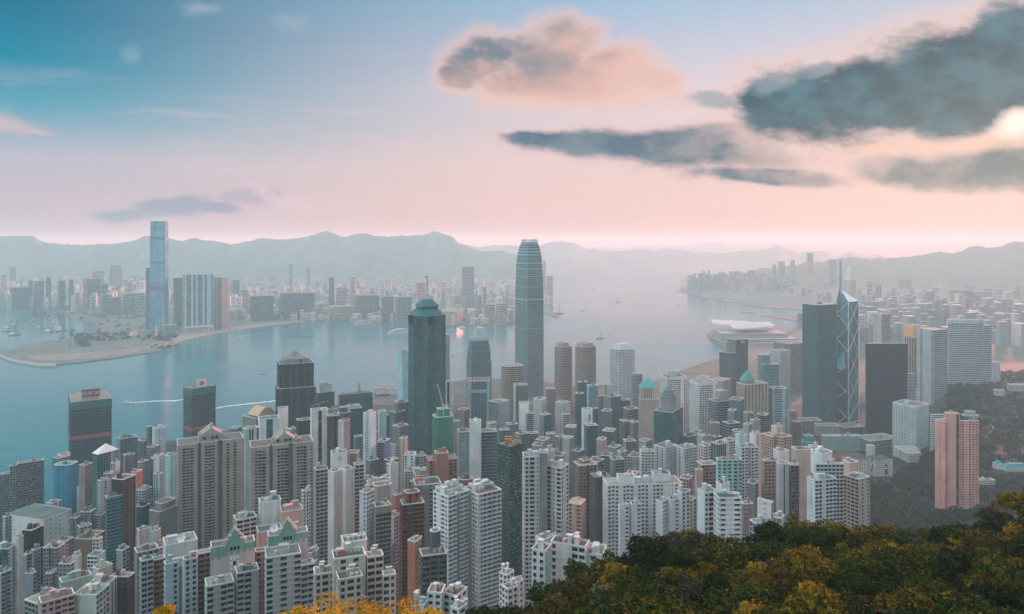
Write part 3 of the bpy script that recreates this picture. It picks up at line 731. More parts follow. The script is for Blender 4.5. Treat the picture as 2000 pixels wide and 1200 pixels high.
O('dark teal flat block behind the small pink block', 760, [b(266,279,293,990,R='G',L='G',glass='teal',col=(44,66,68))], near=False)
A('grey low block with small white roof boxes behind the white flats', 470, [b(262,268,310,1080,R='w',L='w',col=(128,130,130),clut=3)], near=False)

# ---- the beige twin complex
for (lab, xs, D, tp, px0, px1, pt, lf) in (('tall beige residential block with three slotted bays and roof pediment', (345,348,476), 720, 870, 386, 435, 838, 'XBbBX'), ('second beige residential block with pediment and green glass bays', (487,490,612), 680, 874, 530, 578, 847, 'XbBgXwX')):
    r_, bs = A(lab, D, [b(*xs, tp, R=lf, L='w', col=(146,138,132), plan='slot2R', r=.45, clut=1, crown=4)], near=False, bw=3.4, dish=3.0 if D == 720 else False, glass='dark')
    B_ = bs[0]; s0, s1 = (px0-xs[0])/(xs[2]-xs[0]), (px1-xs[0])/(xs[2]-xs[0])
    ph = Body(); ph.P = [B_.pt(s0, .1), B_.pt(s1, .1), B_.pt(s1, .8), B_.pt(s0, .8)]; z0 = B_.zr; z1 = PZ(pt+22, D)
    m2 = MB(); m2.prism(ph.P, z0, z1)
    a, c = ph.P[0], ph.P[1]; dd = (c[0]-a[0], c[1]-a[1]); mid = lambda t, tt: (a[0]+dd[0]*t+(ph.P[3][0]-a[0])*tt, a[1]+dd[1]*t+(ph.P[3][1]-a[1])*tt)
    zp = PZ(pt+6, D)
    for t0, t1 in ((0, .5), (.5, 1)):
        za, zb_ = (z1, zp) if t0 == 0 else (zp, z1)
        m2.quad((*mid(t0,-.03), za), (*mid(t1,-.03), zb_), (*mid(t1,1), zb_), (*mid(t0,1), za))
    m2.poly([(*mid(0,-.03), z1), (*mid(1,-.03), z1), (*mid(.5,-.03), zp)])
    m2.build('pediment', wall_mat((150,140,132), .1), r_, tuple(r_.location))
    for t in (0.02, .5, .98):
        q = mid(t, .02); zq = zp if t == .5 else z1; m3 = MB(); m3.box((*q, zq-.5), 2.0, 2.0, 3.2, 0, B_.th); m3.sphere((q[0], q[1], zq+3.8), 1.5)
        m3.build('finial', wall_mat((168,156,146), .1), r_, tuple(r_.location))
    for t in (.22, .55, .72):
        q = mid(t, -.035); m3 = MB(); m3.box((q[0], q[1]-.02, z0+3), 2.6, .3, 2.4, 0, B_.th); m3.build('window', glass_mat(GL['dark']), r_, tuple(r_.location))
O('dark glass tower with white vertical stripes right of the beige block', 900, [b(474,481,506,839,R='XVVXV',L='XV',col=(170,178,176),glass='black')], near=False, bw=3)
O('white block with one wide dark vertical window strip', 950, [b(504,507,546,820,R='XDX',L='X',col=(196,200,202),glass='teal',clut=2)], near=False, bw=8)
r_, bs = O('beige ribbon windowed office with domed sun-striped roof', 1150, [b(474,500,546,818,R='R',L='R',col=(156,146,136),clut=0)], near=False)
B_ = bs[0]; m2 = MB(); N = 10
for i in range(N):
    f = lambda q: (B_.pt(.15+.75*q/N, .12), B_.pt(.15+.75*q/N, .9), B_.zr+14*math.sin(math.pi*(.06+.88*q/N)))
    p, q = f(i), f(i+1); m2.quad((*p[0], p[2]), (*q[0], q[2]), (*q[1], q[2]), (*p[1], p[2])); m2.quad((*p[0], B_.zr), (*q[0], B_.zr), (*q[0], q[2]), (*p[0], p[2]))
m2.build('domed_roof', wall_mat((188,160,128), .1), r_, tuple(r_.location))
A('narrow white slab left of the dark pointed tower', 1050, [b(541,543,563,798,R='X',L='X',col=(206,200,196))], near=False)
r_, bs = O('dark blue tower with grey pyramid crown', 1150, [b(541,546,613,712,R='gXgggXg',L='g',glass='black',col=(34,56,62),r=.9,clut=0), b(538,542,617,760,R='gXggggXg',L='g',glass='black',col=(36,60,66),r=1,dD=-4,clut=0)], near=False, fh=4.5)
B_ = bs[0]; cen = B_.pt(.5,.5); Q = [(cen[0]+(p[0]-cen[0])*.74, cen[1]+(p[1]-cen[1])*.74) for p in B_.P]
m2 = MB(); m2.prism(Q, B_.zr, B_.zr+7); m2.frustum(Q, B_.zr+7, [(cen[0]+(p[0]-cen[0])*.42, cen[1]+(p[1]-cen[1])*.42) for p in Q], PZ(695, 1170)); Q2 = [(cen[0]+(p[0]-cen[0])*.42, cen[1]+(p[1]-cen[1])*.42) for p in Q]; m2.cone(Q2, PZ(695,1170), (*cen, PZ(686,1170)))
m2.build('pyramid_crown', wall_mat((122,118,120), .2), r_, tuple(r_.location))
q = B_.pt(.62,.1); m2 = MB(); m2.box((q[0], q[1], B_.zr+1), 3, 2, 5, 0, B_.th); m2.build('painted_opening', simple_mat('painted_shade', lin(30,32,34)), r_, tuple(r_.location))  # solid dark box, the shade of an opening painted as its colour
O('dark teal tower with white notched crown right of the pointed tower', 1250, [b(613,622,653,768,R='g',L='g',glass='teal',col=(60,86,90),clut=2), b(617,624,648,752,R='X',L='X',col=(176,182,184),dD=4,h=14)], near=False)
r_, bs = A('tall white tower with dark window strip and roof crane', 900, [b(606,609,641,803,R='XVXs',L='X',col=(196,192,190))], near=False, bw=6)
q = bs[0].pt(.5,.5); m2 = MB(); z = bs[0].z1; m2.tube((*q, z-2), (*q, z+5), .5); a = (q[0]-9, q[1], z+4.5); c_ = (q[0]+12, q[1]+2, z+9.5); m2.tube(a, c_, .45); m2.tube((q[0],q[1],z+8), c_, .12); m2.box((a[0], a[1], a[2]-1.4), 2, 1.4, 1.6)
m2.build('crane', simple_mat('crane_steel', lin(132,138,136), .6), r_, tuple(r_.location))
O('dark glass block left of the tall white tower', 960, [b(578,583,608,822,R='V',L='V',glass='black',col=(60,72,72))], near=False)
O('dark brown tower right of the tall white tower', 880, [b(638,641,663,813,R='wXVw',L='X',col=(66,66,64),glass='black')], near=False)
A('pale ribbed flats right of the dark brown tower', 860, [b(660,672,683,823,R='B',L='X',col=(176,172,170))], near=False)
r_, bs = O('broad dark office slab with roof sign pole by the water', 1350, [b(661,664,728,771,R='G',L='G',glass='teal',col=(58,78,80),r=.3,clut=2,crown=9)], near=False)
q = bs[0].pt(.6,.4); m2 = MB(); m2.tube((*q, bs[0].zr), (*q, bs[0].z1+20), .7); m2.box((*q, bs[0].z1+13), 9, 1, 1.2); m2.box((*q, bs[0].z1+8), 7, 1, 1.2); m2.build('antenna', simple_mat('steel', lin(120,122,124), .5), r_, tuple(r_.location))
O('dark green block with white roof frame in front of the broad slab', 1150, [b(676,681,708,799,R='G',L='G',glass='teal',col=(52,74,76),clut=2), b(678,683,704,794,R='X',L='X',col=(150,166,166),dD=6,h=8)], near=False)
O('grey glass office with sloped octagonal roof left of the white framed roof', 1080, [b(655,666,688,808,R='G',L='G',glass='grey',col=(126,132,132),plan='oct2'), b(660,668,682,797,R='G',L='G',glass='grey',col=(120,126,126),plan='oct2',dD=6,h=12)], near=False)
A('slim pale blue tower with one column of dark windows', 830, [b(709,724,735,808,R='X',L='Xpp',col=(176,194,200))], near=False, bw=2.6)
O('pale blue block behind the slim pale blue tower', 1000, [b(738,741,755,804,R='X',L='X',col=(146,172,178))], near=False)
O('stepped teal grey office left of the star shaped glass tower', 1150, [b(771,776,799,787,R='R',L='R',col=(92,116,118),glass='teal'), b(760,772,792,806,R='R',L='R',col=(100,124,126),glass='teal',dD=-15)], near=False)
A('grey tower with a bright blue vertical wall', 850, [b(737,752,762,862,R='X',L='wX',col=(44,108,140)), b(737,750,753,864,R='X',L='w',col=(112,112,116),dD=-3)], near=False)
A('beige narrow tower left of the star shaped glass tower foot', 820, [b(779,790,797,857,R='w',L='wX',col=(172,156,144))], near=False, bw=2.4)
O('grey brown office with square dark opening near its top', 900, [b(766,781,799,834,R='w',L='X',col=(108,112,116))], near=False)
A('white and teal gridded block below the netted green tower', 780, [b(789,808,813,889,R='X',L='qX',col=(182,192,192),glass='teal')], near=False)
A('pale grey narrow flats right of the white and teal block', 790, [b(810,815,833,892,R='Bw',L='w',col=(150,158,160))], near=False)

# ---- star shaped tower with mast
def star_tower():
    D = 1110; cx, cy, R = PX(830.5, D), D+24, 29.0; sc = D+24
    pts = lambda R1, R2, o=0: [((cx+(R1 if i % 2 == 0 else R2)*math.cos(math.pi/8*i+o)), cy+(R1 if i % 2 == 0 else R2)*math.sin(math.pi/8*i+o)) for i in range(16)]
    z0, z1 = 8, PZ(618, D); root = empty(OF, (cx, cy, z0), 'star shaped teal glass tower with stepped cap and tall mast', 'office tower')
    P = pts(R, R*.80, math.radians(8)); fb = FB()
    for i in range(16):
        a, c = P[i], P[(i+1) % 16]
        if facing(a, c) < -.2: fb.add([(*a, z0), (*c, z0), (*c, z1), (*a, z1)], 0)
        else: facade(fb, a, c, z0, z1 if i % 4 else z1-14, 'g', 3.8, 3.4)
    fb.build('wall', [wall_mat((56,92,96)), glass_mat(GL['teal'], .1, .08)], root)
    def sq(h, c=.22, o=math.radians(24)):
        k = h*c; L = [(-h+k,-h),(h-k,-h),(h,-h+k),(h,h-k),(h-k,h),(-h+k,h),(-h,h-k),(-h,-h+k)]
        return [(cx+x*math.cos(o)-y*math.sin(o), cy+x*math.sin(o)+y*math.cos(o)) for x, y in L]
    m2 = MB(); m2.poly([(*p, z1) for p in P]); m2.frustum(sq(R*.80), z1+.1, sq(R*.58), z1+8.5); m2.frustum(sq(R*.56,.12), z1+14, sq(R*.24,.12), z1+24); m2.poly([(*p, z1+14) for p in reversed(sq(R*.56,.12))])
    m2.build('stepped_cap', wall_mat((42,100,108), .08), root, tuple(root.location))
    m2 = MB(); m2.prism(sq(R*.48,.12), z1+8.4, z1+14.1); m2.build('cap_band', glass_mat(GL['teal'], 0), root, tuple(root.location))
    m2 = MB(); zt = z1+24
    for k in range(4):
        an = math.pi/2*k+.6; m2.tube((cx+9*math.cos(an), cy+9*math.sin(an), zt), (cx, cy, zt+9), .35)
    m2.tube((cx, cy, zt), (cx, cy, zt+36), .8); m2.tube((cx, cy, zt+36), (cx, cy, PZ(534, D+24)), .35); m2.box((cx, cy, zt+34), 5, 5, 2.4); m2.box((cx, cy, zt+22), 3, 3, 1.2)
    m2.build('mast', simple_mat('mast_grey', lin(150,160,162), .5), root, tuple(root.location))
star_tower()
O('plain pale blue slab left of the star shaped tower', 1350, [b(776,786,801,685,R='X',L='X',col=(150,186,192),clut=1)], near=False)
O('pale slab with rounded corner right of the star shaped tower', 1700, [b(861,864,879,654,R='W',L='X',col=(158,178,180),plan='oct')], near=False)
O('white tower with dark vertical centre strip right of the star shaped tower', 1250, [b(862,865,886,746,R='XVX',L='X',col=(188,186,182))], near=False, bw=6)
r_, bs = bld('netted_building', 'tower wrapped in bright green netting with a crane', 950, [b(843,850,886,816,R='X',L='X',col=(40,112,92),clut=0,r=.9,plan='oct'), b(852,858,878,800,R='X',L='X',col=(40,118,96),dD=8,h=16,clut=0)], 'netted building', near=False), None
root = r_[0]; B_ = r_[1][0]; q = B_.pt(.5,.3); m2 = MB(); z = B_.z1; m2.tube((*q, z), (*q, z+16), .8); m2.tube((q[0],q[1],z+13), (q[0]-8, q[1], z+42), .7); m2.tube((q[0],q[1],z+13), (q[0]+5, q[1], z+15), .8); m2.box((q[0]+5, q[1], z+12.5), 3, 2, 3)
m2.build('crane', simple_mat('crane_pale', lin(170,176,172), .6), root, tuple(root.location))

def sign_text(root, txt, pos, size, yaw, mat, depth=.3, part='sign_lettering'):
    cu = bpy.data.curves.new('lettering', 'FONT'); cu.body = txt; cu.size = size; cu.align_x = 'CENTER'; cu.align_y = 'CENTER'; cu.extrude = depth/2; cu.resolution_u = 2
    o = bpy.data.objects.new('lettering', cu); COL.objects.link(o); dg = bpy.context.evaluated_depsgraph_get(); me = bpy.data.meshes.new_from_object(o.evaluated_get(dg)); COL.objects.unlink(o); bpy.data.objects.remove(o)
    me.materials.clear(); me.materials.append(mat); t = bpy.data.objects.new(part, me); COL.objects.link(t); t.parent = root
    t.location = Vector(pos)-Vector(root.location); t.rotation_euler = (math.pi/2, 0, yaw); return t
def face_pos(B_, s, off, z): p = B_.pt(s, 0); n = (math.sin(B_.th), -math.cos(B_.th)); return (p[0]+n[0]*off, p[1]+n[1]*off, z)
def tapered(label, D, px0, px1, levels, col, glass, base_z, th=.35, crown=True, corner=.2):
    """stacked prisms: levels = (photo row of the top, half width share)"""
    cxp = (px0+px1)/2; w = (px1-px0)/F*D; cy = D+w*.5; cx = PX(cxp, D+w*.15); root = empty(OF, (cx, cy, base_z), label, 'office tower')
    def ring(k): 
        Hh = w*.5*k/1.06; c = corner*Hh; pts = [(-Hh+c,-Hh),(Hh-c,-Hh),(Hh-c*.45,-Hh+c*.45),(Hh,-Hh+c),(Hh,Hh-c),(Hh-c,Hh),(-Hh+c,Hh),(-Hh,Hh-c),(-Hh,-Hh+c),(-Hh+c*.45,-Hh+c*.45)]
        ca, sa = math.cos(th), math.sin(th); return [(cx+x*ca-y*sa, cy+x*sa+y*ca) for x, y in pts]
    z = base_z; fb = FB(); caps = MB()
    for (row, k) in levels:
        z1 = PZ(row, cy); P = ring(k)
        for i in range(len(P)):
            a, c = P[i], P[(i+1) % len(P)]
            if facing(a, c) < -.2: fb.add([(*a, z), (*c, z), (*c, z1), (*a, z1)], 0)
            else: facade(fb, a, c, z, z1, 'v' if i in (2,9) else 'V' if False else 'g', 4.2, 3.0, crown=.1)
        caps.poly([(*p, z1) for p in P]); z = z1
    fb.build('wall', [wall_mat(col, .08), glass_mat(GL[glass], .05, .1)], root); caps.build('roof', wall_mat((70,104,112)), root, tuple(root.location))
    if crown:
        P = ring(levels[-1][1]*.97); m2 = MB(); n = 9
        for i in range(len(P)):
            a, c = P[i], P[(i+1) % len(P)]; L_ = math.hypot(c[0]-a[0], c[1]-a[1]); m_ = max(1, int(L_/3.2))
            for j in range(m_):
                t = (j+.5)/m_; p = (a[0]+(c[0]-a[0])*t, a[1]+(c[1]-a[1])*t); hgt = crown*(.65+.35*math.sin(math.pi*(j+.5)/m_)); ang = math.atan2(c[1]-a[1], c[0]-a[0])
                m2.box((*p, z-3), 1.3, .9, hgt+3, 0, ang)
        m2.build('crown_fins', simple_mat('pale_metal', lin(178,190,190), .4), root, tuple(root.location))
    return root, ring
tapered('tallest harbour front glass tower tapering to a crown of pale claws', 1834, 1010.5, 1058.5, [(640,1.0),(585,.99),(560,.978),(540,.96),(526,.94),(515,.915),(506,.885),(499,.85),(493,.81),(487,.765),(482,.715),(478,.66),(474,.59)], (118,152,156), 'grey', 3, .5, 9)
tapered('shorter stepped glass tower with finned crown left of the tallest one', 1650, 911, 958, [(702,1.0),(684,.93),(672,.86),(664,.78)], (70,112,118), 'teal', 4, .22, 11)
r_, bs = O('office with wide pale side piers, dark centre glass and red lettered roof sign', 1300, [b(912,914,957,745,R='XGGGGGX',L='X',col=(126,164,168),glass='teal',clut=0,crown=1)], near=False, bw=6)
B_ = bs[0]; m2 = MB(); fm = simple_mat('sign_frame', lin(170,178,178), .5); p0, p1 = B_.pt(0,.05), B_.pt(1,.05)
for s in (0,.14,.28,.42,.57,.71,.85,1):
    p = B_.pt(s,.05); m2.tube((*p, B_.zr), (*p, B_.z1+7), .3)
m2.tube((*p0, B_.z1+7), (*p1, B_.z1+7), .35); m2.tube((*p0, B_.z1+.5), (*p1, B_.z1+.5), .35); m2.build('sign_frame', fm, r_, tuple(r_.location))
sign_text(r_, '恒生銀行', face_pos(B_, .62, -1, B_.z1+4), 6.4, B_.th, simple_mat('sign_green', lin(60,140,110), .5))
q = face_pos(B_, .22, -1, B_.z1+4); m2 = MB(); m2.tube((q[0]-.3,q[1]-.3,q[2]), (q[0],q[1],q[2]), 2.6, 0, 12); m2.build('sign_emblem', simple_mat('sign_red', lin(190,70,62), .5), r_, tuple(r_.location))
m2 = MB(); p0, p1 = face_pos(B_, .14, .4, PZ(768,1300)), face_pos(B_, .86, .4, PZ(768,1300)); m2.quad(p0, p1, (*p1[:2], p1[2]+6), (*p0[:2], p0[2]+6)); m2.build('mechanical_band', wall_mat((132,164,168)), r_, tuple(r_.location))

A('pinkish brown flats with tall blank centre shaft and red roof box', 680, [b(833,838,893,900,R='wwXXXww',L='w',col=(136,100,88),r=.6,clut=2,parc=(170,140,126)), b(848,852,876,886,R='X',L='X',col=(142,104,92),dD=-4,clut=1)], near=False, bw=3.6, dish=1.8)
r_, bs = O('two grey glass wings joined by a blank white shaft', 800, [b(893,897,917,844,R='g',L='X',col=(122,130,132),glass='pale',r=1.2), b(938,941,971,844,R='g',L='X',col=(112,120,122),glass='grey',r=.8), b(915,917,940,824,R='X',L='X',col=(190,194,196),dD=-6,r=1.0,clut=1)], near=False, fh=3.6, bw=4.5, dish=False)
add_dish(r_, bs[2].pt(.5,.3)[0], bs[2].pt(.5,.3)[1], bs[2].zr, 2.4)
O('grey tower with pale frame around its roof and light right side', 1150, [b(954,973,995,787,R='X',L='R',col=(130,150,154),clut=2,par=4)], near=False)
O('tan ribbon windowed eight sided tower by the tallest glass tower', 1500, [b(977,988,1025,717,R='R',L='R',col=(150,134,122),plan='oct',glass='brown',clut=3)], near=False, fh=4.2)
r_, bs = O('slim white office with roof antenna in front of the tallest tower', 1330, [b(1003,1007,1031,753,R='G',L='X',col=(176,184,184),glass='grey',clut=3)], near=False)
q = bs[0].pt(.1,.2); m2 = MB(); m2.tube((*q, bs[0].zr), (*q, bs[0].z1+24), .6); m2.tube((*q, bs[0].z1+24), (*q, bs[0].z1+40), .25); m2.build('antenna', simple_mat('steel', lin(120,122,124), .5), r_, tuple(r_.location))
A('bright white blank tower with roof sphere below the antenna office', 1120, [b(1012,1014,1033,787,R='X',L='X',col=(206,208,208))], near=False)
O('small teal glass block beside the bright white tower', 1090, [b(1026,1029,1042,808,R='g',L='X',col=(140,160,160),glass='teal')], near=False)
O('pale grey plain office right of the bright white tower', 1200, [b(1041,1058,1067,781,R='Xs',L='X',col=(158,168,170))], near=False)
O('mauve brown tower with rounded top left of the tan twins', 1250, [b(1066,1069,1085,760,R='X',L='X',col=(112,104,104),plan='oct')], near=False)
O('white windowed grid block with plain grey right face', 1150, [b(1084,1098,1114,788,R='X',L='q',col=(170,178,182))], near=False, bw=2.8)
for lab, xs in (('left one of the tan twin towers with banded windows', (1080,1098,1119)), ('right one of the tan twin towers with banded windows', (1120,1141,1168))):
    r_, bs = O(lab, 1740 if xs[0] < 1100 else 1700, [b(*xs, 679, R='R', L='R', col=(150,136,124), glass='brown', plan='oct', clut=2, r=.9), b(xs[0]+5, xs[1], xs[2]-6, 671, R='X', L='X', col=(150,140,130), dD=10, h=14, plan='oct', clut=2)], near=False, fh=4.0)
    if xs[0] < 1100:
        B_ = bs[0]; p = B_.pt(1.0,.16); m2 = MB(); m2.box((p[0]+.6, p[1]-.6, 4), 2.2, 2.2, B_.z1-6, 0, B_.th); m2.build('painted_glint', wall_mat((214,150,110)), r_, tuple(r_.location))  # added strip, its orange is a sun glint painted as colour
r_, bs = O('white tower dotted with small square windows under a cut off pyramid roof', 1700, [b(1189,1205,1243,684,R='q',L='q',col=(182,190,192),plan='oct' ,clut=0,r=.8)], near=False, bw=3.4, fh=3.6)
pyramid(r_, bs[0], 671, wall_mat((160,170,178), .1), top=.6)
O('dark teal glass office in front of the right tan twin', 1180, [b(1123,1127,1141,769,R='g',L='g',col=(74,104,106),glass='teal')], near=False)
O('dark teal block with roof plant before the right tan twin', 1300, [b(1128,1132,1148,747,R='G',L='G',col=(62,88,90),glass='teal')], near=False)
O('pale blue glass office before the right tan twin', 1250, [b(1146,1150,1168,754,R='g',L='X',col=(132,160,168),glass='sky')], near=False)
r_, bs = A('slim white tower with a dark vertical roof sign', 1000, [b(1136,1139,1157,800,R='X',L='X',col=(200,204,204),clut=0)], near=False)
q = face_pos(bs[0], .68, .4, PZ(822,1000)); m2 = MB(); m2.box((q[0], q[1], q[2]), 2.4, .3, 9, 0, bs[0].th); m2.build('sign_board', simple_mat('sign_dark', lin(90,104,112), .6), r_, tuple(r_.location))
O('dark teal glass block in front of the slim white sign tower', 950, [b(1141,1147,1168,832,R='g',L='X',col=(60,92,94),glass='teal')], near=False)
O('narrow teal grey block right of the pale blue glass office', 1300, [b(1166,1170,1179,774,R='R',L='X',col=(110,130,134))], near=False)
O('dark glass tower with a white wedge on its roof', 1200, [b(1180,1193,1213,776,R='g',L='X',col=(90,114,116),glass='teal'), b(1181,1186,1198,752,R='X',L='V',col=(150,166,168),dD=8)], near=False)
O('dark grey block right of the wedge roofed tower', 1220, [b(1209,1214,1231,782,R='R',L='G',col=(92,104,106))], near=False)
O('stepped dark grey office left of the teal pyramid tower', 1100, [b(1217,1228,1249,800,R='R',L='R',col=(106,116,118)), b(1209,1219,1240,824,R='R',L='R',col=(104,116,118),dD=-14), b(1229,1236,1250,826,R='X',L='X',col=(112,118,118),dD=-20)], near=False)
O('grey round cornered block behind the teal pyramid tower', 1500, [b(1233,1237,1256,731,R='R',L='R',col=(126,138,140),plan='oct2')], near=False)
r_, bs = O('plain beige tower with arched belfry and teal pyramid roof', 1050, [b(1247,1252,1287,780,R='X',L='p',col=(158,146,138),clut=0,par=.1,r=.9), b(1248,1253,1283,758,R='XvvvvX',L='v',col=(166,154,144),dD=.8,h=17,clut=0,par=.1,r=.9)], near=False, bw=3.4)
pyramid(r_, bs[1], 736, wall_mat((82,150,152), .1), over=.08)
q = bs[1].pt(.5,.5); m2 = MB(); m2.tube((*q, PZ(738,1060)), (*q, PZ(722,1060)), .3); m2.build('finial', simple_mat('steel', lin(120,122,124), .5), r_, tuple(r_.location))
r_, bs = O('bright teal glass tower topped by a ribbed conical stack and spire', 950, [b(1277,1313,1334,806,R='g',L='G',glass='teal',col=(56,122,124),clut=0,r=.6,parc=(170,176,176))], near=False)
B_ = bs[0]; c_ = B_.pt(.5,.5); circ = lambda R, n=18: [(c_[0]+R*math.cos(2*math.pi*i/n), c_[1]+R*math.sin(2*math.pi*i/n)) for i in range(n)]
m2 = MB(); z = B_.zr; m2.prism(circ(10.5), z, z+17); m2.prism(circ(11.2), z+17, z+18.2); m2.prism(circ(8.8), z+18.2, z+21); m2.prism(circ(9.6), z+21, z+22); m2.prism(circ(6.8), z+22, z+25); m2.prism(circ(7.4), z+25, z+26); m2.frustum(circ(5), z+26, circ(1.6), z+32); m2.build('conical_stack', wall_mat((116,124,128)), r_, tuple(r_.location))
m2 = MB(); m2.tube((*c_, z+32), (*c_, PZ(722,960)), .7, r2=.15); m2.build('spire', simple_mat('steel', lin(120,122,124), .5), r_, tuple(r_.location))
for lab, xs, tp, D in (('white gridded block nearer the beige pyramid tower, one of two', (1288,1301,1342), 737, 1300), ('white gridded block standing right of its lookalike', (1346,1363,1402), 748, 1230)):
    O(lab, D, [b(*xs, tp, R='XQQQQQQQQX', L='q', col=(186,194,196), glass='dark', clut=1, r=.8, crown=5), b(xs[0]+12, xs[1]+6, xs[2]-14, tp-10, R='X', L='X', col=(160,172,178), plan='oct2', dD=12, h=12, clut=1)], near=False, bw=3.1, fh=3.7)
O('pinkish ribbon windowed office behind the white gridded blocks', 1550, [b(1389,1412,1428,744,R='R',L='R',col=(190,166,158))], near=False)
O('grey banded office with square roof box', 1150, [b(1383,1399,1426,785,R='R',L='R',col=(122,132,134),glass='black'), b(1398,1405,1421,764,R='X',L='X',col=(134,138,138),dD=12,h=18)], near=False, fh=4)
O('plain dark slate tower right of the grey banded office', 1130, [b(1424,1446,1454,782,R='X',L='X',col=(84,98,106),clut=2)], near=False)
O('low banded office with glass roof huts', 1050, [b(1410,1424,1446,828,R='R',L='R',col=(112,124,124),glass='black')], near=False, fh=4.2)
r_, bs = O('beige stepped office with green pyramid roof and sunlit left face', 1180, [b(1438,1455,1501,752,R='QX',L='q',col=(160,146,134),clut=1,r=.5), b(1445,1456,1474,744,R='X',L='X',col=(124,130,130),dD=10,h=10,clut=0)], near=False)
pyramid(r_, bs[1], 722, wall_mat((74,138,130), .1), over=.1)
O('steel trussed office with exposed pale columns', 1200, [b(1500,1509,1538,759,R='XRRRRX',L='V',col=(138,158,164),glass='grey',clut=3)], near=False, fh=4)
O('teal grey stepped office with roof plant behind the trussed one', 1500, [b(1484,1492,1522,712,R='R',L='R',col=(104,132,132),glass='teal',clut=3), b(1480,1487,1504,694,R='X',L='X',col=(90,120,118),dD=14,clut=2)], near=False)
r_, bs = O('white windowed tower with blue roof band among grey offices', 1650, [b(1505,1524,1544,686,R='q',L='q',col=(190,194,198),clut=1,r=.9)], near=False, bw=3.4)
r_, bs = O('dark stepped harbour tower with finned crown and red sign', 1650, [b(1405,1433,1446,690,R='G',L='G',col=(84,98,100),glass='grey',clut=1), b(1419,1437,1461,664,R='G',L='X',col=(92,104,106),glass='grey',dD=14,clut=0)], near=False)
B_ = bs[1]; m2 = MB()
for i in range(8): q = B_.pt(.05+.9*i/7, .05); m2.box((*q, B_.zr), .8, .8, 9+(3 if i % 2 else 0), 0, B_.th)
m2.build('crown_fins', simple_mat('pale_metal', lin(178,190,190), .4), r_, tuple(r_.location))
q = face_pos(B_, .55, .6, PZ(672,1664)); m2 = MB(); m2.box((q[0], q[1], q[2]), 13, .5, 7.5, 0, B_.th); m2.build('sign_board', simple_mat('sign_red', lin(190,70,62), .5), r_, tuple(r_.location))
m2 = MB(); m2.box((q[0]-.5, q[1]-.8, q[2]+2.6), 10, .5, 1.8, 0, B_.th); m2.build('sign_lettering', simple_mat('sign_white', lin(225,215,210), .5), r_, tuple(r_.location))
O('broad taupe office behind the dark square tower', 1900, [b(1511,1540,1580,672,R='W',L='W',col=(138,128,124))], near=False)
r_, bs = O('tall square dark grey tower with chamfered corner', 1450, [b(1567,1596,1636,596,R='g',L='V',col=(62,98,104),glass='teal',clut=2,r=.7,plan=[(.06,0),(.95,0),(1,.05),(1,1),(0,1),(0,.06)])], near=False, fh=4.2, bw=3)

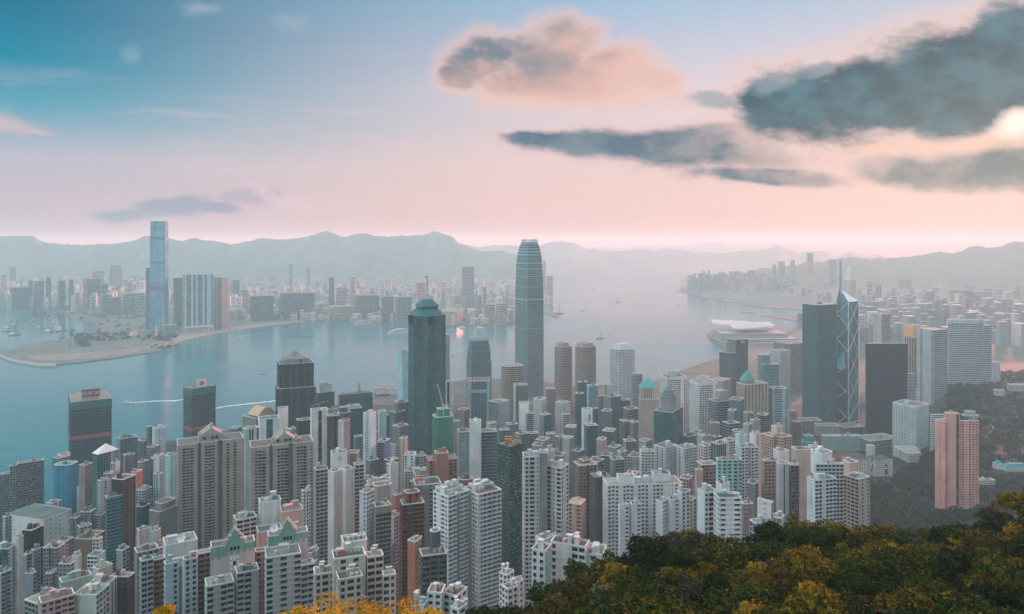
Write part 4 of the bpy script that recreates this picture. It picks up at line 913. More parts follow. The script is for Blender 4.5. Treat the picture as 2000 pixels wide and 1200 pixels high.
# ---- prism tower with white diagonal bracing
def prism_tower():
    D = 1490; xl, xm, xr = 1634, 1657, 1677; zb = 16; mat = glass_mat((62,104,112), .05, .08); fr = simple_mat('white_bracing', lin(206,218,218), .5); dark = wall_mat((70,102,108), .08)
    B_ = make_body(D, (xl, xm, xr), 590, .9, 'box', zb=zb); root = empty(OF, (B_.pt(.5,.5)[0], B_.pt(.5,.5)[1], zb), 'prism shaped glass tower with white diagonal bracing and twin masts', 'office tower')
    cen = B_.pt(.5,.5); C, R, Bk, L = [B_.pt(*q) for q in PLANS['box']]
    mod = 50.0; lv = [zb+14+mod*i for i in range(7)]
    ztop = PZ(590, D)
    fb = FB()
    # four quadrants end at different heights under sloping glass
    def tri(name, p, q, z1):  # quadrant with outer edge p-q
        fb.add([(*p, zb), (*q, zb), (*q, z1), (*p, z1)], 1, [brng.random()])
    zL, zR_, zT = PZ(726,D), PZ(600,D), PZ(566,D)
    zl = PZ(655, D)
    def side(a, c, z1, z2):
        n = 36
        for i in range(n):
            f0, f1 = i/n, (i+1)/n
            fb.add([(*a, zb+(z1-zb)*f0), (*c, zb+(z2-zb)*f0), (*c, zb+(z2-zb)*f1-.25), (*a, zb+(z1-zb)*f1-.25)], 1, [brng.random()*.7])
            fb.add([(*a, zb+(z1-zb)*f1-.25), (*c, zb+(z2-zb)*f1-.25), (*c, zb+(z2-zb)*f1), (*a, zb+(z1-zb)*f1)], 0)
    side(C, R, ztop, ztop); side(R, Bk, ztop, ztop+10); side(L, C, ztop, ztop); side(Bk, L, ztop+10, ztop)
    apex = (*B_.pt(.12,.86), PZ(563, D+30))
    fb.poly([(*C, ztop), (*R, ztop), apex], 2); fb.poly([(*R, ztop), (*Bk, ztop+10), apex], 2); fb.poly([(*L, ztop), (*C, ztop), apex], 1); fb.poly([(*Bk, ztop+10), (*L, ztop), apex], 1)
    fb.build('glass_shaft', [dark, mat, wall_mat((216,222,226), .05)], root)
    # lower wing on the left that ends in a teal sloping roof
    off = 15; e = B_.eL; Lw = [(p[0]-off*.95, p[1]-2) for p in (C, L)]
    W0 = PX(1633.5, D-4); q0 = (W0, D+16); q1 = (PX(1652, D-8), D-8); q2 = B_.pt(.02,.9)
    fb = FB(); zt = PZ(722, D); 
    fb.add([(*q0, zb), (*q1, zb), (*q1, zt), (*q0, zt)], 1, [.3]); fb.add([(*q2, zb), (*q0, zb), (*q0, zt), (*q2, zt)], 1, [.4]); fb.poly([(*q0, zt), (*q1, zt), (*B_.pt(0,.35), zt+38)], 2); fb.poly([(*q0, zt), (*B_.pt(0,.35), zt+38), (*q2, zt)], 2)
    fb.build('lower_wing', [dark, glass_mat(GL['grey'], .05, .08), glass_mat((70,140,150), 0, .15)], root)
    m2 = MB()
    n = lambda p, k=1.0: (p[0]+(-.35)*k, p[1]-.9*k)
    zs = [ztop-52*i for i in range(6)]
    for p in (C, R): q = n(p); m2.tube((*q, zb), (*q, ztop), 1.1, 0, 4)
    Lm = n(B_.pt(0, 1), 1); m2.tube((*Lm, zt+20), (*Lm, ztop), .9, 0, 4)
    for i in range(5):
        za, zc = zs[i], zs[i+1]; a, c = n(C, 1.4), n(R, 1.4)
        if zc < zb+16: zc = zb+16
        m2.tube((*a, za), (*c, zc), .62, 0, 4); m2.tube((*c, za), (*a, zc), .62, 0, 4)
        l = n(B_.pt(0,1), 1.6)
        if zc > zt: m2.tube((*a, za), (*l, (za+zc)/2), .62, 0, 4); m2.tube((*l, (za+zc)/2), (*a, zc), .62, 0, 4)
        else:
            l = (q0[0]-.6, q0[1]-1.2); a2 = (q1[0]-.2, q1[1]-1); m2.tube((*a2, za-26), (*l, za-52), .8, 0, 4); m2.tube((*l, za-52), (*a2, za-78 if za-78 > zb+14 else zb+14), .8, 0, 4)
    for zz in (zb+14, zb+6): m2.tube((*n(C,1.4), zz-4), (*n(R,1.4), zz), 1.0, 0, 4); m2.tube((*n(C,1.4), zz-4), (q0[0]-.4, q0[1]-.8, zz), 1.0, 0, 4)
    m2.build('bracing', fr, root, tuple(root.location))
    for (s, t) in ((.10,.72), (.30,.98)):
        q = B_.pt(s, t); m2 = MB(); z = ztop+4; m2.tube((*q, z), (*q, PZ(535, D+30)), 1.5); m2.tube((*q, PZ(535, D+30)), (*q, PZ(510, D+30)), .9); m2.build('mast', simple_mat('mast_grey', lin(150,160,162), .5), root, tuple(root.location))
prism_tower()
r_, bs = O('plain black box tower right of the braced prism tower', 1380, [b(1690,1693,1773,671,R='v',L='v',col=(20,36,44),glass='black',clut=0,r=.8,plan='oct')], near=False, bw=2.4)
clutter(r_, bs[0], bs[0].zr, 7, 5, (150,160,160))
r_, bs = O('pale blue windowless looking block with roof terrace', 1180, [b(1743,1790,1814,794,R='w',L='w',col=(164,184,188),glass='grey',r=1.0,crown=4,clut=1)], near=False, bw=2.6)
O('pale banded block half hidden by the pink tower', 1150, [b(1816,1819,1850,810,R='R',L='R',col=(164,184,188),glass='grey',r=.5)], near=False)
r_, bs = O('curved white banded hotel tower on the wooded slope', 1700, [b(1846,1856,1926,625,R='R',L='R',O='R',col=(160,172,174),plan='round',glass='grey',r=.55,crown=9), b(1912,1922,1937,636,R='R',L='R',col=(158,170,172),dD=26,glass='grey')], near=False, fh=4.4)
O('pale slab with blank centre left of the curved hotel tower', 1550, [b(1791,1824,1850,645,R='R',L='XRXX',col=(150,162,164),glass='grey',r=1.0)], near=False, fh=4, bw=7)
O('narrow banded tower between the black box and the pale slab', 1500, [b(1770,1773,1788,730,R='r',L='R',col=(168,180,182),glass='grey')], near=False)
O('low white slab at the foot of the curved hotel tower', 1750, [b(1934,1941,1954,708,R='w',L='w',col=(178,184,186))], near=False)

# ---- pink tower
r_, bs = A('tall salmon pink residential tower on the wooded slope', 880, [b(1826,1846,1862,824,R='w',L='XsX',col=(200,146,138),r=.8,clut=2), b(1868,1871,1912,822,R='bbsp',L='X',col=(202,150,142),dD=4,r=.6,clut=2), b(1844,1852,1874,808,R='XXV',L='w',col=(202,150,142),dD=2,glass='dark',clut=1)], near=True, bw=4.2, fh=3.05)
# ---- middle and right residential slopes
r_, bs = A('unfinished tower in dark green netting with yellow lifting frames on top', 640, [b(973,997,1022,874,R='G',L='q',col=(58,84,76),glass='green',r=.9,clut=3)], near=False, bw=3)
B_ = bs[0]; m2 = MB(); ym = simple_mat('yellow_steel', lin(196,160,60), .6)
for s, t, h in ((.1,.2,5),(.25,.7,7),(.6,.3,4),(.85,.6,8),(.5,.9,6)):
    q = B_.pt(s,t); e = B_.pt(min(1,s+.3),max(0,t-.25)); m2.tube((*q, B_.zr), (*q, B_.z1+h), .3, 0, 4); m2.tube((*q, B_.z1+h), (*e, B_.z1+h-1), .35, 0, 4); m2.tube((*q, B_.z1+h-2.2), (*e, B_.z1+h-3.2), .3, 0, 4)
m2.build('lifting_frame', ym, r_, tuple(r_.location))
m2 = MB(); C, Rr, Lp = B_.pt(-.01,-.01), B_.pt(1.01,-.01), B_.pt(-.01,1.01)
m2.quad((*C, B_.z1-26), (*Rr, B_.z1-26), (*Rr, B_.z1+.4), (*C, B_.z1+.4)); m2.quad((*Lp, B_.z1-26), (*C, B_.z1-26), (*C, B_.z1+.4), (*Lp, B_.z1+.4)); m2.build('safety_netting', wall_mat((34,66,56), .3), r_, tuple(r_.location))
r_, bs = A('white apartment tower split by a plain grey centre shaft', 500, [b(1020,1024,1055,892,R='wWsW',L='w',col=(180,184,184),r=1.0,clut=1), b(1052,1054,1069,884,R='X',L='X',col=(112,118,122),dD=-3,r=1.4,clut=0), b(1067,1096,1111,914,R='wsW',L='WsW',col=(182,186,186),dD=-2,r=1,clut=2), b(1066,1070,1084,880,R='X',L='X',col=(176,180,182),dD=8,clut=1,plan='oct')], bw=3.4)
A('twin white flats with deep dark balconies, left block', 480, [b(846,876,915,970,R='BBX',L='wXB',col=(190,194,194),r=.9,plan='slotR',clut=3), b(850,874,905,958,R='X',L='X',col=(188,192,192),dD=8,h=6,clut=2)], bw=3.6, fh=2.95)
A('twin white flats with deep dark balconies, right block', 485, [b(906,934,980,966,R='BB',L='wBX',col=(186,190,190),r=1.0,plan='slotL',clut=3), b(915,935,965,952,R='X',L='X',col=(184,190,190),dD=10,h=8,clut=2)], bw=3.6, fh=2.95)
A('wide white flats with blank boxy penthouses, four front wings', 560, [b(1177,1187,1332,948,R='wbwX',L='s',col=(182,190,192),r=.3,clut=2), b(1204,1208,1240,932,R='X',L='X',col=(192,198,200),dD=6,h=26,clut=1), b(1272,1277,1310,926,R='X',L='X',col=(190,196,198),dD=10,h=28,clut=1), b(1207,1212,1229,990,R='Xb',L='X',col=(188,194,196),dD=-22), b(1230,1235,1252,985,R='Xb',L='X',col=(188,194,196),dD=-22), b(1281,1294,1306,980,R='b',L='X',col=(190,196,198),dD=-14), b(1303,1310,1327,976,R='Xb',L='X',col=(190,196,198),dD=-14)], bw=3.0)
r_, bs = A('low white block with broad sunny roof terrace above the trees', 340, [b(1075,1143,1152,1068,R='X',L='WXXW',col=(200,196,194),r=2.2,clut=4), b(1038,1064,1077,1076,R='s',L='pwp',col=(196,196,196),dD=-6,clut=1), b(1046,1062,1081,1054,R='X',L='X',col=(200,198,196),dD=8,h=10,clut=1), b(1140,1178,1184,1084,R='p',L='XW',col=(196,194,194),dD=2,clut=3)], bw=3.6, fh=3.3, dish=1.7)
r_, bs = A('beige flats with small gabled roof beside the grey shaft tower', 560, [b(1109,1134,1144,986,R='W',L='bX',col=(164,148,138),clut=1)])
pyramid(r_, bs[0], 972, wall_mat((178,160,150)), part='gable_roof', inset=.1, z=bs[0].z1, top=.25)
A('dull brown mauve tower behind the beige gabled flats', 680, [b(1120,1131,1166,910,R='bwX',L='bX',col=(116,100,98),plan='slotR'), b(1130,1140,1156,900,R='X',L='X',col=(120,104,102),dD=8,h=10)], near=False)
A('dark charcoal tower with pale roof and satellite dish', 620, [b(1153,1162,1191,932,R='XbX',L='X',col=(70,76,82),parc=(150,156,158))], near=False, dish=2.2)
A('row of white balconied flats below the teal glass tower', 760, [b(1249,1253,1278,882,R='bw',L='X',col=(178,186,188)), b(1277,1300,1322,875,R='bw',L='Xw',col=(172,182,186),dD=6), b(1318,1337,1361,877,R='Bw',L='wX',col=(174,182,184),dD=2)], near=False, bw=3)
A('slim taupe flats with green roof edge right of the white row', 640, [b(1360,1370,1400,908,R='wb',L='X',col=(122,110,104)), b(1357,1362,1373,918,R='X',L='X',col=(156,142,132),dD=-20)], near=False)
O('square grey glass box with white corner frame', 720, [b(1388,1403,1419,868,R='V',L='V',col=(128,136,140),glass='grey')], near=False)
A('cluttered white low block behind the grey glass box', 770, [b(1364,1378,1392,872,R='W',L='w',col=(182,186,186),clut=3), b(1410,1424,1440,862,R='W',L='w',col=(178,182,184),dD=20,clut=3)], near=False)
A('teal and white tower with curved balconies and red roof patch', 600, [b(1398,1403,1449,898,R='BgB',L='X',col=(138,176,176),glass='teal',plan='bayR',r=.7,clut=3)], bw=4.2)
A('white grey flats with pale blue stair tower on the roof', 680, [b(1437,1448,1481,874,R='wbX',L='X',col=(166,174,178),plan='slotR',clut=2), b(1436,1444,1459,850,R='X',L='X',col=(172,188,198),dD=8,h=16)], near=False)
A('plain white block with one tall dark window', 800, [b(1464,1474,1487,849,R='Xv',L='X',col=(190,194,196))], near=False)
A('beige pink cross shaped flats with white roof rims', 760, [b(1487,1517,1547,856,R='bw',L='bw',col=(172,150,140),plan='notch',parc=(206,196,190),r=1,clut=2), b(1506,1517,1529,834,R='X',L='X',col=(178,158,148),dD=12,h=16)], near=False, bw=3.4)
A('taupe flats with white pergola roof, left of the glass strip tower', 620, [b(1488,1493,1521,900,R='bw',L='X',col=(136,120,112)), b(1510,1522,1541,882,R='X',L='X',col=(186,188,188),dD=10,h=12)], near=False)
A('grey tower with pale ribs and one black lattice side', 600, [b(1516,1521,1543,906,R='XvX',L='X',col=(160,166,166),glass='grey',r=1.2), b(1541,1544,1561,908,R='p',L='X',col=(64,72,76),dD=-3,r=1.4)], near=False)
A('tall beige tower with wide dark vertical stripe', 680, [b(1545,1554,1589,878,R='XXDXX',L='X',col=(168,156,146),glass='dark')], near=False, bw=7)
A('white flats with blank left wall and stepped planted roof', 560, [b(1576,1592,1634,938,R='WWXWW',L='Xs',col=(188,194,196),r=.5,clut=2), b(1590,1594,1648,906,R='W',L='X',col=(176,180,182),dD=16,r=.6,clut=1), b(1580,1600,1629,886,R='X',L='X',col=(190,194,196),dD=20,h=18,plan='oct',clut=1)], bw=3.2)
A('beige flats with dark windowed left face beside the woods', 580, [b(1646,1677,1699,936,R='Xp',L='WW',col=(172,158,150),r=1.0,clut=2), b(1646,1660,1678,904,R='X',L='X',col=(186,160,150),dD=22,clut=1)], bw=3.6)
A('white tower with long stacked balconies rising out of the tree line', 440, [b(1394,1404,1448,972,R='bXb',L='b',col=(196,200,200),r=.8,clut=2,bw=5.5), b(1362,1376,1402,962,R='wg',L='X',col=(188,196,198),dD=10,clut=2), b(1398,1410,1426,946,R='X',L='X',col=(196,200,200),dD=10,h=12)], bw=3.6)
A('small mauve flats right of the stacked balcony tower', 520, [b(1446,1452,1470,984,R='s',L='s',col=(132,116,116))])
A('modern white house tower with glass side boxes above the trees', 420, [b(1479,1506,1511,982,R='vX',L='Xs',col=(200,196,194),r=3,clut=0), b(1464,1477,1499,1022,R='G',L='G',col=(176,186,188),glass='pale',dD=-6), b(1508,1526,1532,1012,R='X',L='G',col=(178,188,190),glass='pale',dD=8,clut=2)], cat='house')
A('low pinkish white block between white flats at the tree line', 560, [b(1330,1346,1360,978,R='gX',L='w',col=(180,172,166),glass='teal')])
A('blue green balconied end of the white wing row', 545, [b(1322,1332,1348,962,R='w',L='X',col=(176,186,190),clut=2)], near=False)
r_, bs = A('white grey cross shaped tower with diamond sign on roof box', 560, [b(613,617,641,918,R='W',L='w',col=(150,152,148)), b(690,693,711,908,R='W',L='w',col=(150,152,148),dD=14,clut=1), b(640,652,668,922,R='Xs',L='X',col=(182,182,180),dD=-8), b(668,675,692,918,R='Xs',L='X',col=(182,182,180),dD=-8), b(645,649,678,886,R='X',L='X',col=(192,194,196),dD=8,h=16,clut=2)], bw=3.0)
B_ = bs[4]; q = face_pos(B_, .5, .2, PZ(897, B_.D)); m2 = MB(); n_ = (math.cos(B_.th), math.sin(B_.th))
for k in (-1, 1):
    for j in (0, 1): m2.tube((q[0]+n_[0]*1.6*k, q[1]+n_[1]*1.6*k, q[2]), (q[0], q[1], q[2]+(1.8 if j else -1.8)), .18, 0, 4)
m2.build('diamond_sign', simple_mat('sign_dark', lin(90,104,112), .6), r_, tuple(r_.location))
for s, t in ((-.1,.0),(.1,.1),(1.05,.2)): q = B_.pt(s, t); m2 = MB(); m2.tube((*q, B_.zr-10), (*q, B_.z1+12), .16); m2.build('antenna', simple_mat('steel', lin(120,122,124), .5), r_, tuple(r_.location))
A('bluish white tower with glass right wing and netted penthouse', 500, [b(702,716,731,962,R='bb',L='Xw',col=(172,182,188),clut=2), b(729,734,764,990,R='g',L='X',col=(126,118,110),glass='grey',dD=-4,crown=5), b(726,733,766,950,R='X',L='X',col=(140,136,132),dD=20,h=24,plan='oct')], bw=3.0)
A('narrow blank white slab standing above the red tower', 640, [b(755,763,778,908,R='X',L='wX',col=(190,186,184))], near=False)
A('dull pink wall block behind the red brown tower', 630, [b(766,773,785,968,R='X',L='X',col=(150,96,92))], near=False)
A('red brown tower with stepped top and tall window columns', 520, [b(781,786,829,986,R='BgB',L='X',col=(112,70,62),glass='teal',r=.7,clut=1), b(788,795,820,964,R='v',L='X',col=(132,76,64),dD=4,h=14,clut=1)], bw=4.2)
A('plain orange brown wall block in front of the red tower', 430, [b(796,811,823,1058,R='s',L='X',col=(168,118,88),clut=2)], near=False)
A('dark grey flats with round roof tank above the white roofs', 400, [b(819,824,873,1086,R='WbW',L='w',col=(76,84,88),r=.7,clut=1), b(836,848,864,1040,R='X',L='X',col=(84,92,96),plan='oct2',dD=6,h=20,clut=0)], bw=4)
A('white low stepped houses at the bottom centre edge', 330, [b(834,862,870,1158,R='w',L='w',col=(186,190,192),clut=3), b(864,891,913,1164,R='w',L='Ww',col=(192,196,198),dD=4,clut=3), b(802,828,838,1182,R='w',L='X',col=(190,194,196),dD=-4,clut=2), b(880,896,912,1190,R='w',L='w',col=(196,198,200),dD=-14)], bw=4, cat='house')
A('small white houses with pitched roof between the balcony flats and trees', 380, [b(975,990,1004,1122,R='w',L='w',col=(196,198,200)), b(996,1008,1022,1138,R='w',L='w',col=(190,194,196),dD=-6), b(980,992,1012,1150,R='w',L='w',col=(188,192,194),dD=-20)], cat='house')
r_, bs = A('terraced cream block with white rimmed roofs behind the yellow leaves', 355, [b(648,652,714,1092,R='XWXW',L='w',col=(192,178,168),r=.7,parc=(214,208,202),clut=2), b(612,615,656,1122,R='pW',L='w',col=(182,170,162),dD=6,parc=(214,208,202),clut=1), b(666,671,717,1060,R='X',L='X',col=(196,182,172),dD=12,h=18,parc=(214,208,202),clut=3), b(713,717,749,1088,R='WW',L='X',col=(188,176,168),dD=6,parc=(214,208,202),clut=1), b(746,749,773,1124,R='Wp',L='X',col=(188,176,168),dD=2,parc=(214,208,202)), b(656,662,708,1132,R='pW',L='w',col=(188,174,166),dD=-8,parc=(210,200,194),clut=2)], bw=3.4, fh=3.3)
A('white and brown banded flats with dish at lower left', 405, [b(272,276,300,1096,R='W',L='w',col=(150,158,164),clut=1), b(298,301,323,1094,R='b',L='X',col=(112,96,88),dD=6,clut=0), b(320,324,349,1102,R='XppX',L='w',col=(166,176,184),dD=-4), b(356,360,386,1094,R='ppX',L='X',col=(168,178,186),dD=-4,clut=2), b(384,387,413,1082,R='b',L='X',col=(112,96,88),dD=6,clut=0), b(318,324,386,1066,R='X',L='X',col=(178,182,184),dD=14,h=14,clut=3)], bw=3.4, dish=False)
add_dish(BL[AP+'white and brown banded flats with dish at lower left'], PX(355,421), 421, PZ(1060,421), 2.6)
def gable_block(label, D, xs, top, peak, fronts):
    r_, bs = A(label, D, [b(*xs, top, R='X', L='w', col=(178,168,166), r=.4, clut=1)]+fronts, bw=3.4, fh=3.1)
    B_ = bs[0]; gm = wall_mat((112,150,140), .3); z1 = B_.z1; sp = (peak[0]-xs[0])/(xs[2]-xs[0]); zp = PZ(peak[1], D); n = (math.sin(B_.th), -math.cos(B_.th)); o = lambda s, z, k=.25: (*[B_.pt(s,0)[i]+n[i]*k for i in (0,1)], z)
    m2 = MB(); w = .20
    m2.poly([o(sp-w*1.2, z1-1.5), o(sp+w*1.2, z1-1.5), o(sp+w*.9, z1+1.2), o(sp, zp), o(sp-w*.9, z1+1.2)])
    cols_ = 14
    for i in range(cols_):           # stepped tile field below the roof line
        s0, s1 = i/cols_, (i+1)/cols_; dz = (5.0 if i > 9 else 7.0 if i < 4 else 5.5)-(1.6 if i % 2 else 0)
        m2.quad(o(s0, z1-dz, .2), o(s1, z1-dz, .2), o(s1, z1-.3, .2), o(s0, z1-.3, .2))
    m2.build('green_tiling', gm, r_, tuple(r_.location))
    m2 = MB()
    for k in (.4, 1.6): m2.tube(o(sp-w*1.3, z1+1.0+k, .3), o(sp, zp+k, .3), .16, 0, 4); m2.tube(o(sp, zp+k, .3), o(sp+w*1.3, z1+1.0+k, .3), .16, 0, 4)
    m2.build('railing', simple_mat('white_rail', lin(206,210,210), .5), r_, tuple(r_.location))
    m2 = MB()
    for i in range(3):
        for j in range(3):
            if (i, j) == (1, 1): continue
            a = o(sp-.11+.075*i, z1-14.5+3.0*j, .26); c = o(sp-.05+.075*i, z1-14.5+3.0*j, .26); m2.quad(a, c, (*c[:2], c[2]+2.2), (*a[:2], a[2]+2.2))
    m2.build('wall_panel', wall_mat((206,204,200), .1), r_, tuple(r_.location))
    m2 = MB()
    for dz, ds, w_ in ((-11.5,-.035,.07), (-3.2,-.10,.05), (-3.2,-.02,.05), (-3.2,.06,.05), (-17.5,-.01,.04)):
        a, c = o(sp+ds, z1+dz, .3), o(sp+ds+w_, z1+dz, .3); m2.quad(a, c, (*c[:2], c[2]+1.8), (*a[:2], a[2]+1.8))
    m2.build('window', glass_mat(GL['dark']), r_, tuple(r_.location))
    return r_, bs
gable_block('pale block with green tiled gable, left of two', 398, (410,412,498), 1070, (457,1040), [b(400,404,457,1146,R='WXWB',L='w',col=(150,154,152),dD=-16,clut=2), b(459,463,506,1120,R='BWX',L='w',col=(156,160,158),dD=-10,clut=2), b(540,541,560,1086,R='w',L='w',col=(116,106,106),dD=60,clut=0)])
r_, bs = gable_block('pale block with green tiled gable, right of two, with dish', 396, (522,524,601), 1048, (560,1019), [b(517,520,588,1090,R='WXBXB',L='w',col=(156,160,158),dD=-14,clut=2), b(585,588,614,1104,R='WB',L='w',col=(150,154,154),dD=-8,clut=1), b(497,499,524,1078,R='w',L='w',col=(124,114,114),dD=14,clut=0)])
add_dish(r_, PX(536,400), 400, PZ(1040,400), 2.4)
r_, bs = A('pink and white terraced penthouse with rounded roof shell', 480, [b(455,462,502,1016,R='W',L='W',col=(180,166,160),clut=3), b(505,508,549,982,R='X',L='X',col=(190,192,192),dD=10,plan='bayR',clut=1,crown=2), b(546,551,592,1000,R='X',L='X',col=(186,150,142),dD=6,clut=3), b(500,505,552,1040,R='X',L='X',col=(184,150,140),dD=-6,clut=0)], bw=4, dish=2.6)
A('small low white and grey flats behind the red roofs, centre', 660, [b(716,722,762,948,R='w',L='w',col=(170,160,154),clut=3), b(806,812,868,930,R='w',L='w',col=(140,146,148),dD=30,clut=3), b(800,812,832,944,R='w',L='X',col=(60,68,72),dD=20,clut=2)], near=False)
A('grey flat roofed block left of the balcony twins', 560, [b(806,812,862,948,R='Xw',L='w',col=(112,124,128),clut=3)], near=False)
A('round brown roofed block above the balcony twins', 640, [b(894,897,924,938,R='X',L='X',col=(112,84,76),plan='oct2',clut=1)], near=False)
# ------------------------------------------------------------------ shore works, piers, Kowloon, far shores
flat_land('land', [(1381,655),(1388,646),(1420,640),(1500,640),(1575,645),(1640,660),(1640,730),(1500,712),(1440,693),(1400,673),(1384,663)], 3.6, kow)
flat_land('breakwater', [(1446,609),(1478,608),(1478,611),(1446,612)], 2.5, kow)
flat_land('breakwater', [(1486,618),(1512,615),(1570,627),(1570,631),(1510,620)], 2.5, kow)
PIER = ('pier', )
def low(name, label, D, bodies, cat, **k): return bld(name, label, D, bodies, cat, near=False, **k)
low('ferry_pier', 'green roofed ferry pier jutting into the harbour left of the star tower', 1860, [b(732,735,760,770,R='V',L='V',col=(88,120,116),r=2.4,clut=0,h=14), b(752,756,782,780,R='V',L='V',col=(104,124,118),r=1.8,dD=-30,clut=0,h=14)], 'pier')
low('ferry_pier', 'white roofed ferry pier behind the green one', 1950, [b(744,752,776,762,R='V',L='V',col=(186,188,186),r=2.2,clut=1,h=12)], 'pier')
low('ferry_terminal', 'low terminal with round helicopter pads on the roof, behind the beige block', 1440, [b(296,330,440,868,R='R',L='R',col=(110,138,138),r=.7,clut=2,h=20), b(330,338,430,856,R='X',L='X',col=(130,154,154),dD=40,r=.6,clut=0,h=26)], 'terminal')
low('ferry_terminal', 'teal roofed low sheds at the foot of the dark harbour tower', 1190, [b(102,114,137,896,R='R',L='R',col=(80,116,122),r=.8,clut=0,h=24), b(112,120,137,888,R='X',L='X',col=(190,194,194),dD=10,clut=0,h=20)], 'terminal')
low('ferry_pier', 'pale pier sheds by the shore left of the tan eight sided tower', 1980, [b(958,962,985,762,R='V',L='V',col=(140,150,144),r=1.6,clut=0,h=12), b(925,930,955,772,R='V',L='V',col=(170,170,164),r=1.2,dD=-60,clut=0,h=10)], 'pier')
low('shed', 'green roofed low shed on the shore right of the tallest tower', 1990, [b(1062,1066,1096,757,R='X',L='X',col=(120,156,140),r=1,clut=0,h=8)], 'shed')

# convention centre with gull wing roofs
def convention_centre():
    D = 2800; root = empty('convention_centre', (PX(1450, D), D, 3), 'low exhibition hall with sweeping gull wing roofs on the water', 'exhibition hall')
    fb = FB()
    for (xl, xc, xr, tp, dD, r) in ((1400,1428,1560,664,0,.5),(1392,1410,1540,652,60,.5)):
        B_ = make_body(D+dD, (xl,xc,xr), tp, r, zb=3)
        for k in range(4):
            a, c = B_.P[k], B_.P[(k+1)%4]; facade(fb, a, c, 3, B_.z1, 'R' if facing(a,c) > -.1 else 'X', 6, 8)
        fb.poly([(*p, B_.z1-.5) for p in B_.P], 0)
    fb.build('wall', [wall_mat((168,166,168)), glass_mat(GL['grey'], .1)], root)
    for (x0, x1, y0, y1, D0, Dd, sag) in ((1393,1512,634,641,2960,150,10),(1432,1514,644,636,2850,130,14)):
        m2 = MB(); N, M_ = 18, 6; V = {}
        for i in range(N+1):
            s = i/N; px = x0+(x1-x0)*s; row = y0+(y1-y0)*s
            for j in range(M_+1):
                t = j/M_; DD = D0+Dd*t
                zz = PZ(row, D0)+12*math.sin(math.pi*min(1, max(0, s*1.15-.1)))*math.sin(math.pi*(.15+.7*t))-sag*(1-s)*s*2*(1-t)+6*(1-s)**3
                V[i,j] = (PX(px, D0)+DD*0+ (DD-D0)*.18, DD, zz)
        for i in range(N):
            for j in range(M_):
                m2.quad(V[i,j], V[i+1,j], V[i+1,j+1], V[i,j+1])
            m2.quad((*V[i,0][:2], V[i,0][2]-3.5), (*V[i+1,0][:2], V[i+1,0][2]-3.5), V[i+1,0], V[i,0]); m2.quad(V[i,M_], V[i+1,M_], (*V[i+1,M_][:2], V[i+1,M_][2]-3.5), (*V[i,M_][:2], V[i,M_][2]-3.5))
        m2.build('roof', simple_mat('metal_roof', lin(196,194,196), .45), root, tuple(root.location))
convention_centre()

# supertall across the harbour
def across_tower():
    D = 3300; B_ = make_body(D, (293,322,329), 432, .9, [(.05,0),(1,0),(1,.95),(.95,1),(0,1),(0,.05)], zb=3)
    root = empty(OF, (B_.C[0], D, 3), 'supertall pale blue glass tower with dark bands across the harbour', 'office tower')
    cx, cy = B_.pt(.5,.5); fb = FB(); z0, z1 = 3, B_.z1; n = len(B_.P)
    sc = lambda P, k: [(cx+(p[0]-cx)*k, cy+(p[1]-cy)*k) for p in P]
    lv = [(z0,1.12),(z0+22,1.05),(z0+60,1.0),(z1*.66,1.0),(z1,.965)]
    for (za, ka), (zb_, kb) in zip(lv, lv[1:]):
        Pa, Pb = sc(B_.P, ka), sc(B_.P, kb); m_ = max(1, int((zb_-za)/6))
        for i in range(n):
            for j in range(m_):
                f0, f1 = j/m_, (j+1)/m_; L_ = lambda p, q, f: (p[0]+(q[0]-p[0])*f, p[1]+(q[1]-p[1])*f, za+(zb_-za)*f)
                a, c, e, d_ = L_(Pa[i],Pb[i],f0), L_(Pa[(i+1)%n],Pb[(i+1)%n],f0), L_(Pa[(i+1)%n],Pb[(i+1)%n],f1), L_(Pa[i],Pb[i],f1)
                fb.add([a, c, e, d_], 1, [brng.random()*.6])
    fb.poly([(*p, z1-4) for p in sc(B_.P,.965)], 0)
    fb.build('wall', [wall_mat((150,170,180)), glass_mat((58,128,154), 0, .18)], root)
    m2 = MB(); P = sc(B_.P, 1.008)
    for row, h in ((445,5),(466,13),(513,9),(564,20),(625,10)):
        z = PZ(row, D); k = 1.012 if row > 500 else .985; m2.prism(sc(B_.P, k), z-h/2, z+h/2, 0)
    m2.build('mechanical_band', simple_mat('louvre_dark', lin(34,70,86), .5), root, tuple(root.location))
across_tower()
KG = 'towers along the far shore'
def K(label, D, xs, top, col, R='R', L='X', name=AP, cat=None, group=None, **k):
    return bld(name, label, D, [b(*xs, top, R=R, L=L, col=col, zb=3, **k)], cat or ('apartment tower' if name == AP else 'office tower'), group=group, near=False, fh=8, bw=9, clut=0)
tgl = (92,122,130)
K('dark slab hugging the left edge of the supertall across the harbour', 3380, (283,285,296), 523, (84,116,128))
K('dark tower between the supertall and the wide teal block across the harbour', 3330, (338,342,356), 543, (96,112,116))
r_, bs = bld(AP, 'wide teal and white ribbed block on tall legs across the harbour', 3150, [b(357,360,417,537,R='XGGXGXGGXGX',L='G',col=(150,176,178),glass='teal',zb=26,r=.35,clut=0)], 'apartment tower', near=False, fh=7, bw=9)
m2 = MB(); B_ = bs[0]
for i in range(9):
    for t in (.05,.95): q = B_.pt(.03+.94*i/8, t); m2.box((*q, 2), 3.4, 3.4, 25)
m2.box((*B_.pt(.5,.5), 2), B_.LR*.7, B_.LL*.6, 14, 0, B_.th); m2.build('legs', wall_mat((176,184,184)), r_, tuple(r_.location))
